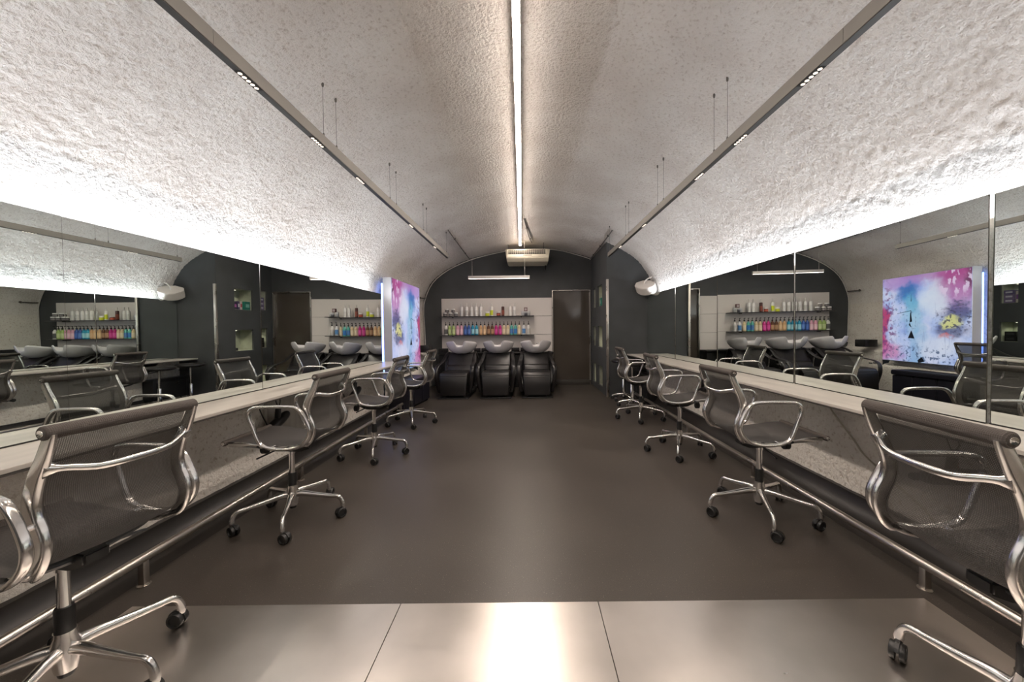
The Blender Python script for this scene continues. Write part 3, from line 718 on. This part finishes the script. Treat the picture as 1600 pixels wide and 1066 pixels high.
# ------------------------------------------------------------------ wash units
def make_wash():
    root = empty('wash_chair', (0, 0, 0))     # faces -Y, local y=0 at front of footrest
    def padded(nm, poly, hw, bev, m=M_leather, hw2=None):
        bm = bmesh.new(); add_prism(bm, poly, -hw, hw, 'yz'); bmesh.ops.bevel(bm, geom=list(bm.edges), offset=bev, segments=3, affect='EDGES', profile=.5)
        return link_bm(nm, bm, m, root, angle=60)
    o = padded('footrest', [(.02, .05), (.10, .05), (.13, .36), (.055, .375)], .225, .018)
    for v in o.data.vertices: v.co.x *= .93 + .12 * v.co.z / .375
    padded('seat', [(.055, .372), (.10, .43), (.30, .438), (.56, .43), (.60, .30), (.12, .30)], .235, .022)
    o = padded('backrest', [(.50, .435), (.58, .425), (.84, .70), (.80, .735), (.74, .72)], .232, .02)
    padded('lumbar_cushion', [(.485, .43), (.53, .44), (.60, .50), (.58, .53), (.53, .50)], .215, .014)
    padded('base', [(.14, .0), (.95, .0), (.95, .30), (.14, .30)], .15, .01, M_black)
    padded('foot_plate', [(.03, .0), (.8, .0), (.8, .02), (.03, .02)], .26, .006, M_black)
    ap = [(.86, .735), (.72, .715), (.60, .645), (.48, .592), (.34, .57), (.20, .55), (.125, .50), (.10, .43), (.105, .32), (.13, .20), (.15, .10), (.22, .085), (.70, .085), (.80, .25), (.88, .50)]
    def ax(z):
        T = [(.08, .262), (.2, .28), (.35, .302), (.5, .306), (.6, .285), (.74, .250)]
        if z <= T[0][0]: return T[0][1]
        for (a, p), (b, q) in zip(T, T[1:]):
            if a <= z <= b: return p + (q - p) * (z - a) / (b - a)
        return T[-1][1]
    for s in (-1, 1):
        bm = bmesh.new(); pp = catmull([(0, y, z) for y, z in ap], 3, True)
        poly = [(p.y, p.z) for p in pp]
        n = len(poly)
        cy = sum(p[0] for p in poly) / n; cz = sum(p[1] for p in poly) / n
        rings = []
        for dx, k in ((-.028, .93), (-.034, .97), (-.026, 1.0), (.024, 1.0), (.032, .97), (.026, .93)):
            rings.append([bm.verts.new((s * (ax(z) + dx), cy + (y - cy) * k, cz + (z - cz) * k)) for y, z in poly])
        for A, C in zip(rings, rings[1:]):
            for k in range(n): bm.faces.new((A[k], A[(k + 1) % n], C[(k + 1) % n], C[k]))
        bmesh.ops.triangle_fill(bm, edges=[e for e in bm.edges if e.is_boundary], use_beauty=True)
        arm = link_bm('arm', bm, M_leather, root, angle=60)
        bm = bmesh.new(); zc, yc = .50, .22
        add_box(bm, min(s * (ax(zc) - .036), s * (ax(zc) - .032)), max(s * (ax(zc) - .036), s * (ax(zc) - .032)), yc, yc + .07, zc - .012, zc + .012)
        link_bm('badge_plate', bm, M_chrome, arm)
        bm = bmesh.new(); xo = s * (ax(zc) + .0325)
        add_box(bm, min(xo, xo + s * .003), max(xo, xo + s * .003), yc, yc + .07, zc - .012, zc + .012); link_bm('badge_plate', bm, M_chrome, arm)
    # basin
    NA = 64; bm = bmesh.new(); cy0 = .80
    def rim(t):
        c, s_ = math.cos(t), math.sin(t)
        b = .25 if s_ < 0 else .33
        x, y = .285 * c, b * s_
        h = .955 - .10 * max(0, s_ * .85 + .15) ** 1.2 - .035 * (abs(c) ** 4)
        if s_ < 0:
            q = max(0.0, 1 - abs(x) / .098); q = min(1, q * 2.2); q = q * q * (3 - 2 * q); h -= .100 * q
            y += .03 * q
        return x, y, h
    def ring(k, lift, zfun):
        out = []
        for i in range(NA):
            x, y, h = rim(2 * PI * i / NA); out.append(bm.verts.new((x * k, cy0 + y * k, zfun(h))))
        return out
    R = []
    for k, tz in ((.0, 0), (.30, 0), (.42, .02), (.62, .14), (.80, .36), (.93, .62), (.995, .86), (1.0, .96)):
        R.append(ring(max(k, .001), 0, lambda h, tz=tz: .715 + (h - .715) * tz))
    R.append(ring(.985, 0, lambda h: h)); R.append(ring(.955, 0, lambda h: h - .002)); R.append(ring(.93, 0, lambda h: h - .02))
    for k, tz in ((.86, .6), (.74, .35), (.5, .17), (.2, .12), (.001, .12)):
        R.append(ring(k, 0, lambda h, tz=tz: .745 + (h - .745) * tz))
    for A, C in zip(R, R[1:]):
        for i in range(NA): bm.faces.new((A[i], A[(i + 1) % NA], C[(i + 1) % NA], C[i]))
    bmesh.ops.remove_doubles(bm, verts=bm.verts, dist=.002)
    bn = link_bm('basin', bm, M_ceramic, root, angle=70)
    lathe('basin_neck', [(.0001, .60), (.06, .60), (.075, .69), (.09, .725), (.0001, .725)], M_black, root, 20, (0, .82, 0))
    tube('tap', [(.05, cy0 + .22, .80), (.05, cy0 + .22, .855), (.03, cy0 + .19, .875), (.0, cy0 + .12, .865)], .010, M_chrome, bn, 10, smooth_n=4)
    box('tap_lever', .035, .065, cy0 + .205, cy0 + .235, .86, .90, M_chrome, bn, .004)
    lathe('drain', [(.0001, .770), (.025, .770), (.028, .774), (.0001, .776)], M_chrome, bn, 16, (0, cy0 + .02, 0))
    tube('frame_tube', [(-.18, .74, .05), (-.19, .92, .10), (-.16, .95, .55), (-.05, .86, .64)], .012, M_chrome, root, 8, smooth_n=4)
    tube('frame_tube', [(.18, .74, .05), (.19, .92, .10), (.16, .95, .55), (.05, .86, .64)], .012, M_chrome, root, 8, smooth_n=4)
    return root
wash0 = make_wash()
for i, (x, t) in enumerate(((-1.25, 'black leather wash chair with a white basin, left one of three, by the lit picture'), (-.54, 'black leather wash chair with a white basin, middle one of three'), (.155, 'black leather wash chair with a white basin, right one of three, by the glass door'))):
    o = wash0 if i == 0 else copy_tree(wash0)
    o.location = (x, 6.24, 0); o.rotation_euler = (0, 0, -.03 if i == 0 else 0.0); tag(o, t, 'wash chair', 'wash chairs against the back wall')
# low black ledge with towels behind the basins
L = empty('back_ledge', (-.63, 7.62, 0), 0, 'low black cabinet ledge under the white wall boards behind the basins', 'ledge')
box('body', -1.13, 1.13, -.12, .155, 0, .67, M_blackm, L, .003); box('ledge_top', -1.15, 1.145, -.15, .16, .67, .70, M_black, L, .004)
def towel(x, y, z, L_, t):
    root = empty('towel_roll', (x, y, z), 0, t, 'towel', 'black towels on the ledge')
    bm = bmesh.new(); sp = []
    for k in range(33):
        a = k / 32 * 2 * PI * 2.6; r = .014 + .034 * k / 32; sp.append((r * math.cos(a), .05 + r * math.sin(a)))
    th = .004; outer = sp; inner = [(c * .86, .05 + (s - .05) * .86) for c, s in sp]
    add_prism(bm, [(c, s) for c, s in [( .048 * math.cos(q) * (1 + .05 * math.sin(3 * q)), .046 + .044 * math.sin(q)) for q in [2 * PI * k / 24 for k in range(24)]]], -L_ / 2, L_ / 2, 'yz')
    link_bm('roll', bm, M_towel, root, angle=50)
    bm = bmesh.new(); add_prism(bm, [(-.054, .002), (.054, .002), (.05, .018), (-.05, .018)], -L_ / 2 - .01, L_ / 2 + .012, 'yz'); bmesh.ops.bevel(bm, geom=list(bm.edges), offset=.005, segments=2, affect='EDGES')
    link_bm('folded_edge', bm, M_towel, root)
    return root
for i, (x, l, t) in enumerate([(-1.68, .18, 'rolled black towel left of the left basin'), (-1.0, .12, 'rolled black towel just right of the left basin'), (-.85, .14, 'rolled black towel just left of the middle basin'),
                    (-.24, .16, 'rolled black towel just right of the middle basin'), (-.06, .16, 'rolled black towel just left of the right basin')]):
    towel(x, 7.55, .70, l, t)
o = box('small_box', -2.05, -1.84, 7.02, 7.26, .74, .87, M_black, None, .006)
tag(o, 'small glossy black box on the plaster ledge beside the left wash chair', 'box')

# ------------------------------------------------------------------ shelves and bottles
def shelf(z, t):
    s = empty('shelf', (-.82, 7.70, z), 0, t, 'shelf', 'dark shelves on the white boards')
    box('board', -.95, .96, -.11, .08, -.014, 0, M_shelf, s, .002, 1)
    for x in (-.7, .7): box('bracket', x - .01, x + .01, -.02, .08, -.03, -.0145, M_shelf, s, .002, 1)
shelf(1.43, 'upper dark glass shelf with white bottles and jars'); shelf(1.05, 'lower dark glass shelf with coloured pump bottles')
MC = {}
def cmat(c, r=.28):
    k = (tuple(round(v, 3) for v in c), r)
    if k not in MC: MC[k] = mat('bottle_colour', c, r)
    return MC[k]
def pump_bottle(x, y, z, c, label, lc=None, group='pump bottles on the lower shelf', h=.20, r=.0335, pump=(.008, .008, .008), ang=0):
    root = empty('pump_bottle', (x, y, z), ang, label, 'bottle', group)
    lathe('bottle_body', [(.0001, 0), (r * .93, 0), (r, .006), (r, h * .72), (r * .93, h * .80), (r * .6, h * .90), (r * .38, h * .95), (r * .38, h), (.0001, h)], cmat(c), root, 16)
    if lc:
        bm = bmesh.new(); add_lathe(bm, [(r + .0006, h * .12), (r + .0006, h * .60)], 16)
        bmesh.ops.delete(bm, geom=[f for f in bm.faces if f.calc_center_median().y > .0 or len(f.verts) > 4], context='FACES')
        link_bm('printed_label', bm, cmat(lc, .4), root)
    p = lathe('pump', [(.0001, h), (r * .48, h), (r * .48, h + .022), (r * .2, h + .024), (r * .16, h + .055), (.0001, h + .055)], cmat(pump, .3), root, 12)
    box('pump_spout', -.006, .006, -.038, .010, h + .055, h + .068, cmat(pump, .3), p, .002, 1)
    return root
cols = [((.62, .60, .57), (.10, .10, .10), 'white pump bottle with black print at the left end of the lower shelf'),
 ((.30, .42, .12), (.50, .58, .28), 'leaf green pump bottle second from the left on the lower shelf'), ((.32, .44, .13), (.52, .60, .30), 'leaf green pump bottle third from the left, beside the pink pair'),
 ((.62, .30, .38), (.74, .48, .54), 'pale pink pump bottle, left of its pair'), ((.62, .31, .40), (.76, .50, .56), 'pale pink pump bottle, right of its pair, beside the dark blue one'),
 ((.03, .07, .26), (.06, .14, .42), 'dark blue pump bottle, left of its pair'), ((.03, .08, .30), (.10, .20, .50), 'dark blue pump bottle, right of its pair'),
 ((.01, .22, .36), (.30, .56, .64), 'turquoise pump bottle, left of its pair'), ((.01, .24, .38), (.36, .60, .66), 'turquoise pump bottle, right of its pair'),
 ((.52, .31, .15), (.62, .40, .22), 'golden tan pump bottle beside the turquoise pair'), ((.54, .34, .18), (.64, .44, .26), 'golden tan pump bottle beside the brown pair'),
 ((.10, .035, .012), (.34, .20, .11), 'dark brown pump bottle, left of its pair'), ((.11, .04, .014), (.38, .22, .12), 'dark brown pump bottle, right of its pair'),
 ((.38, .004, .14), (.55, .06, .26), 'magenta pump bottle, left of its pair'), ((.38, .004, .14), (.55, .07, .28), 'magenta pump bottle, right of its pair'),
 ((.54, .42, .26), (.66, .56, .40), 'cream pump bottle beside the magenta pair'), ((.54, .42, .26), (.64, .54, .38), 'cream pump bottle beside the sea green pair'),
 ((.08, .34, .28), (.06, .16, .38), 'sea green pump bottle with a blue label, left of its pair'), ((.10, .38, .30), (.03, .16, .44), 'sea green pump bottle with a round blue label, right of its pair'),
 ((.60, .48, .28), (.70, .60, .42), 'pale gold pump bottle right of the sea green pair'), ((.62, .62, .62), (.08, .22, .46), 'white pump bottle with a blue spot on the lower shelf'), ((.64, .62, .59), (.50, .48, .46), 'plain white pump bottle at the right end of the lower shelf')]
cx = [138, 187, 237, 291, 341, 393, 441, 491, 541, 596, 647, 698, 748, 799, 850, 902, 952, 1002, 1052, 1103, 1163, 1224]
for q, (c, lc, t) in zip(cx, cols):
    X = (680 + q * .11875 - 824) * 7.66 / 590 + 0.008
    pump_bottle(X, 7.66, 1.05, c, t, lc)
def spray(x, c1, c2, label, h=.19, r=.030, top=True):
    root = empty('spray_bottle', (x, 7.66, 1.43), 0, label, 'bottle', 'tall bottles on the upper shelf')
    lathe('bottle_body', [(.0001, 0), (r * .95, 0), (r, .005), (r, h * .93), (r * .85, h), (.0001, h)], cmat(c1), root, 16)
    bm = bmesh.new(); add_lathe(bm, [(r + .0006, h * .10), (r + .0006, h * .62)], 16)
    bmesh.ops.delete(bm, geom=[f for f in bm.faces if f.calc_center_median().y > 0 or len(f.verts) > 4], context='FACES'); link_bm('printed_label', bm, cmat(c2, .4), root)
    lathe('neck', [(.0001, h), (r * .35, h), (r * .30, h + .05), (.0001, h + .05)], cmat((.55, .53, .50)), root, 12)
    box('spray_head', -.010, .010, -.016, .008, h + .05, h + .066, cmat((.60, .58, .55)), root, .003, 1)
X = lambda q: (680 + q * .11875 - 824) * 7.66 / 590 + 0.008
W = (.74, .72, .70)
for q, c1, c2, t in [(348, W, (.66, .64, .62), 'slim white spray bottle, first of the five after the stacked jars'), (414, W, (.5, .48, .46), 'slim white spray bottle, second of the five in a row'), (481, W, (.66, .64, .62), 'slim white spray bottle, third of the five in a row'),
                     (540, W, (.62, .6, .58), 'slim white spray bottle, fourth of the five in a row'), (602, W, (.66, .64, .62), 'slim white spray bottle, last of the five, left of the yellow jar'),
                     (742, W, (.52, .58, .02), 'white spray bottle with a lime yellow lower half'), (890, (.05, .012, .01), (.20, .05, .03), 'dark red and black spray bottle on the upper shelf'),
                     (988, W, (.66, .64, .62), 'slim white spray bottle, left of the pair near the right end'), (1041, W, (.6, .58, .56), 'slim white spray bottle, right of the pair near the right end')]:
    spray(X(q), c1, c2, t)
def jar(x, y, z, r, h, c, lid, label, band=None):
    root = empty('jar', (x, y, z), 0, label, 'jar', 'jars on the upper shelf')
    lathe('jar_body', [(.0001, 0), (r * .93, 0), (r, .005), (r, h * .66), (.0001, h * .66)], cmat(c), root, 18)
    lathe('lid', [(.0001, h * .66), (r * 1.03, h * .66), (r * 1.03, h * .97), (r * .97, h), (.0001, h)], cmat(lid), root, 18)
    if band:
        bm = bmesh.new(); add_lathe(bm, [(r + .0006, h * .12), (r + .0006, h * .5)], 18)
        bmesh.ops.delete(bm, geom=[f for f in bm.faces if f.calc_center_median().y > 0 or len(f.verts) > 4], context='FACES'); link_bm('printed_label', bm, cmat(band, .4), root)
blk = (.02, .018, .018)
for q, t in ((130, 'black jar with a white lid, left of the bottom three at the left end'), (200, 'black jar with a white lid, middle of the bottom three at the left end'), (272, 'black jar with a white lid, right of the bottom three at the left end')):
    jar(X(q), 7.655, 1.43, .039, .080, blk, W, t, (.22, .20, .20))
for q, t in ((155, 'black jar with a white lid stacked on top, left one'), (237, 'black jar with a white lid stacked on top, right one')):
    jar(X(q), 7.655, 1.5105, .038, .072, blk, W, t, (.22, .20, .20))
jar(X(686), 7.65, 1.43, .040, .088, (.50, .48, .05), W, 'short jar of lime yellow with a white lid', (.56, .60, .03))
jar(X(832), 7.65, 1.43, .040, .090, (.10, .02, .012), (.62, .58, .55), 'short dark red jar with a white lid', (.45, .09, .05))
jar(X(1152), 7.65, 1.43, .033, .092, (.40, .40, .41), (.55, .55, .56), 'frosted grey jar, left of the cluster at the right end')
jar(X(1228), 7.65, 1.43, .033, .092, (.40, .40, .41), (.55, .55, .56), 'frosted grey jar, right of the cluster at the right end')
jar(X(1192), 7.60, 1.43, .030, .070, (.07, .07, .08), (.36, .36, .38), 'small dark jar in front of the two frosted jars')
bxx = empty('small_carton', (X(1190), 7.66, 1.5225), 0, 'small red-brown box stacked on the frosted jars', 'box')
box('carton', -.034, .034, -.025, .025, 0, .074, cmat((.14, .06, .06), .4), bxx, .003, 1); box('front_print', -.022, .022, -.0265, -.0252, .012, .06, cmat((.45, .38, .38), .4), bxx)

# things in the niches
NXX = NX + .10
def carton(x, y, z, sx, sy, sz, c, c2, t, grp='boxes in the wall niches'):
    r = empty('product_box', (x, y, z), 0, t, 'box', grp)
    box('carton', -sx / 2, sx / 2, -sy / 2, sy / 2, 0, sz, cmat(c, .4), r, .002, 1)
    box('front_print', -sx / 2 - .0015, -sx / 2 - .0002, -sy * .34, sy * .34, sz * .3, sz * .7, cmat(c2, .4), r)
z3 = 1.565 + .0065; z2 = .815 + .0065
carton(NXX, 7.08, z3, .12, .13, .155, (.01, .12, .09), (.2, .4, .35), 'dark green patterned box in the upper near niche')
carton(NXX, 6.94, z3, .10, .05, .15, (.50, .40, .40), (.3, .02, .04), 'pale box with red marks in the upper near niche')
carton(NXX, 6.88, z3, .10, .05, .15, (.05, .04, .10), (.55, .5, .5), 'dark blue box with pale print in the upper near niche')
carton(NXX, 6.80, z3, .10, .08, .13, (.03, .02, .05), (.35, .1, .3), 'black and violet box at the end of the upper near niche')
for k, (c, t) in enumerate((((.14, .10, .20), 'violet box at the bottom of the stack in the upper far niche'), ((.16, .12, .22), 'violet box in the middle of the stack in the upper far niche'), ((.10, .08, .18), 'violet box on top of the stack in the upper far niche'))):
    carton(NXX, 7.56, z3 + k * .083, .11, .16, .081, c, (.5, .48, .55), t)
carton(NXX, 7.43, z3, .10, .06, .22, (.45, .40, .36), (.15, .05, .2), 'upright cream box beside the violet stack in the far niche')
carton(NXX, 7.52, z2, .13, .18, .10, (.008, .008, .008), (.03, .03, .03), 'lower of two black boxes in the middle far niche')
carton(NXX, 7.52, z2 + .101, .13, .18, .09, (.010, .010, .010), (.04, .04, .04), 'upper of two black boxes in the middle far niche')
b = pump_bottle(NXX, 6.80, z2 + .052, (.60, .60, .58), 'white pump bottle with a pale blue label in the middle near niche', (.10, .42, .55), 'bottle in the niche', h=.17, r=.028, pump=(.6, .6, .58), ang=-PI / 2)
carton(NXX, 6.80, z2, .09, .09, .05, (.01, .01, .01), (.02, .02, .02), 'flat black box under the white pump bottle')

# ------------------------------------------------------------------ ceiling fittings
led = empty('linear_light', (-.075, 0, 2.745), 0, 'long glowing warm white strip light down the middle of the vault', 'ceiling light')
bm = bmesh.new(); add_prism(bm, [(-.019, -.012), (.019, -.012), (.019, -.006), (-.019, -.006)], -2.4, 7.15, 'xz')
for v in bm.verts: v.co.x += (v.co.y - 1.9) * -.0146 * 1.0 + .036
diff = link_bm('diffuser', bm, M_led, led, smooth=False)
bm = bmesh.new(); add_prism(bm, [(-.02, -.0055), (.02, -.0055), (.02, .075), (-.02, .075)], -2.4, 7.17, 'xz')
for v in bm.verts: v.co.x += (v.co.y - 1.9) * -.0146 + .036
link_bm('housing', bm, M_wplastic, led, smooth=False)

def track(x, zb, y0, y1, mods, hangers, label):
    t = empty('track_light', (x, 0, zb), 0, label, 'track light', 'suspended grey light tracks')
    hw = .0165; H = .062
    js = [y0, -.2, 1.44, 3.42, 4.55, y1] if y0 < -.5 else [y0, y1]
    for a, b in zip(js, js[1:]):
        bm = bmesh.new(); add_prism(bm, [(-hw, .004), (hw, .004), (hw, H), (-hw, H)], a + .001, b - .001, 'xz'); link_bm('profile', bm, M_grey, t, smooth=False)
    # underside fills between modules
    cuts = []; cur = y0
    for m0 in mods + [None]:
        if m0 is None: cuts.append((cur, y1)); break
        cuts.append((cur, m0 - .065)); cur = m0 + .065
    bm = bmesh.new()
    for a, b in cuts: add_box(bm, -hw + .002, hw - .002, a, b, 0, .0039)
    link_bm('underside', bm, M_dgrey, t, smooth=False)
    for m0 in mods:
        bm = bmesh.new(); add_box(bm, -hw + .003, hw - .003, m0 - .065, m0 + .065, -.001, .0038); md = link_bm('spot_module', bm, M_blackm, t)
        for k in range(5):
            yy = m0 - .048 + .024 * k
            lathe('lens', [(.0001, -.0014), (.0035, -.0014), (.0085, -.0022), (.0085, -.0008), (.0001, -.0008)], M_ledlens, md, 10, (0, yy, 0))
        l = bpy.data.lights.new('track_spot', 'SPOT'); l.energy = CO['track']; l.spot_size = math.radians(105); l.spot_blend = .6; l.color = (1, .84, .70); l.shadow_soft_size = .02
        lo = bpy.data.objects.new('track_spot', l); lo.location = (x, m0, zb - .014); COL.objects.link(lo)
    for y in hangers:
        za = arch_z(x) - zb - .012
        w_ = tube('cable', [(0, y, H), (0, y, za)], .0012, M_pipe, t, 6)
        lathe('ceiling_cup', [(.0001, -.012), (.005, -.010), (.007, 0), (.007, .02), (.0001, .022)], M_pipe, w_, 10, (0, y, za))
        lathe('cable_clamp', [(.0001, 0), (.006, 0), (.006, .018), (.003, .026), (.0001, .026)], M_grey, w_, 10, (0, y, H))
track(-1.18, 2.225, -2.4, 5.66, [-1.2, .35, 1.64, 2.17, 2.72, 3.9, 4.9], [-.9, 1.25, 1.32, 2.24, 2.39, 3.31, 3.47, 4.36, 4.51, 5.60], 'long grey light track hung on wires over the left row of chairs')
track(1.21, 2.205, -2.4, 5.58, [-1.2, .35, 1.62, 2.15, 2.66, 3.9, 4.9], [-.9, 1.25, 2.29, 2.45, 3.35, 3.50, 4.48, 4.62, 5.52], 'long grey light track hung on wires over the right row of chairs')

lb = empty('light_bar', (-.51, 6.96, 2.09), 0, 'short white light bar hung on wires above the wash chairs', 'ceiling light')
bm = bmesh.new(); add_box(bm, -.562, .562, -.02, .02, .030, .052); add_box(bm, -.562, .562, -.02, -.0165, 0, .030); add_box(bm, -.562, .562, .0165, .02, 0, .030); add_box(bm, -.562, -.558, -.0165, .0165, 0, .03); add_box(bm, .558, .562, -.0165, .0165, 0, .03)
link_bm('housing', bm, M_barw, lb, smooth=False); box('diffuser', -.555, .555, -.015, .015, .020, .028, emis('bar_diffuser', (1, .90, .82), 40), lb)
for x in (-.49, .475): tube('cable', [(x, 0, .05), (x, 0, arch_z(-.51 + x) - 2.09 - .01)], .0018, M_wpipe, lb, 6)

ac = empty('air_conditioner', (.02, 7.40, 0), 0, 'cream ceiling-hung air conditioner with a slatted outlet at the far end of the vault', 'air conditioner')
bm = bmesh.new()
A = [(-.44, 2.655), (.44, 2.655), (.40, 2.43), (-.40, 2.43)]
verts = []
add_prism(bm, [(-.30, 2.50), (-.22, 2.43), (.28, 2.43), (.30, 2.655), (-.30, 2.655)], -.42, .42, 'yz')
for v in bm.verts: v.co.x *= .925 + .075 * (v.co.z - 2.43) / .225
bmesh.ops.bevel(bm, geom=list(bm.edges), offset=.012, segments=3, affect='EDGES')
body = link_bm('housing', bm, M_ac, ac)
box('outlet_recess', -.36, .34, -.303, -.298, 2.563, 2.642, M_blackm, ac)
for k in range(3): box('louvre', -.36, .34, -.312, -.301, 2.580 + k * .022, 2.584 + k * .022, M_ac, ac)
bm = bmesh.new()
for k in range(18): add_box(bm, -.345 + k * .04 - .002, -.345 + k * .04 + .002, -.308, -.3035, 2.565, 2.64)
link_bm('vertical_vanes', bm, M_ac, ac)
box('outlet_frame', -.385, -.36, -.312, -.296, 2.555, 2.650, M_ac, ac, .003); box('outlet_frame', .34, .365, -.312, -.296, 2.555, 2.650, M_ac, ac, .003)
box('front_recess', -.08, .08, -.304, -.300, 2.535, 2.545, M_edge, ac)
for x in (-.37, .31): tube('hanging_rod', [(x, -.1, 2.65), (x, -.1, arch_z(x) - .0)], .006, M_pipe, ac, 8); box('rod_bracket', x - .02, x + .02, -.13, -.07, 2.655, 2.69, M_pipe, ac, .003)
tube('drain_pipe', [(.36, .2, 2.44), (.36, .25, 2.38), (.36, .34, 2.36)], .018, M_black, ac, 10, smooth_n=3)

for nm, pts, t in (('ceiling_conduit', [(-1.13, 5.5, 2.60), (-1.15, 6.6, 2.60), (-1.16, 7.74, 2.595)], 'thin grey conduit on the vault left of the air conditioner'),
                   ('ceiling_conduit', [(1.27, 5.62, 2.60), (1.29, 6.28, 2.60), (1.30, 7.05, 2.59), (1.305, 7.72, 2.58)], 'thin grey conduit on the vault above the pillar'),
                   ('ceiling_conduit', [(-.03, 5.7, 2.805), (.04, 6.7, 2.80), (.10, 7.20, 2.80)], 'thin grey conduit on the vault beside the strip light')):
    e = empty(nm, (0, 0, 0), 0, t, 'conduit', 'conduits on the vault')
    tube('pipe', pts, .009, M_pipe, e, 8)
    for a, b in zip(pts, pts[1:]):
        m_ = (Vector(a) + Vector(b)) / 2; box('clip', m_.x - .014, m_.x + .014, m_.y - .012, m_.y + .012, m_.z - .011, m_.z + .02, M_pipe, e, .003)
wb = empty('wall_bracket', (-2.09, 7.70, 1.80), 0, 'small dark pipe bracket on the left wall near the arch', 'bracket')
tube('arm', [(-.03, -.22, 0), (.0, -.08, .0), (.01, .05, .004)], .010, M_pipe, wb, 8); lathe('plate', [(.0001, 0), (.022, 0), (.022, .006), (.0001, .006)], M_pipe, wb, 12, (-.022, -.2, .0), 'x')

# wall speaker
sp = empty('wall_speaker', (1.93, 6.16, 1.80), math.radians(-38), 'white curved-front loudspeaker on a bracket high on the right wall by the pillar', 'speaker')
poly = [(-.16, .06)] + [(-.16 + .32 * k / 10, -.02 - .075 * math.sin(PI * k / 10)) for k in range(11)] + [(.16, .06), (.06, .115), (-.06, .115)]
bm = bmesh.new(); add_prism(bm, poly, -.075, .075, 'xy'); bmesh.ops.bevel(bm, geom=list(bm.edges), offset=.006, segments=2, affect='EDGES')
link_bm('cabinet', bm, M_wplastic, sp)
gp = [(-.15 + .30 * k / 10, -.0235 - .075 * math.sin(PI * (.03 + .94 * k / 10))) for k in range(11)]
bm = bmesh.new(); add_prism(bm, gp + [(x, y + .006) for x, y in reversed(gp)], -.064, .064, 'xy'); link_bm('grille', bm, M_wplastic, sp)
box('badge', .10, .108, -.066, -.060, -.04, -.015, M_edge, sp)
tube('bracket', [(0, .02, .074), (.0, .03, .11), (.03, .10, .115), (.07, .16, .10)], .011, M_wplastic, sp, 8, smooth_n=3)
sp.rotation_euler = (math.radians(46), math.radians(4), math.radians(-38))
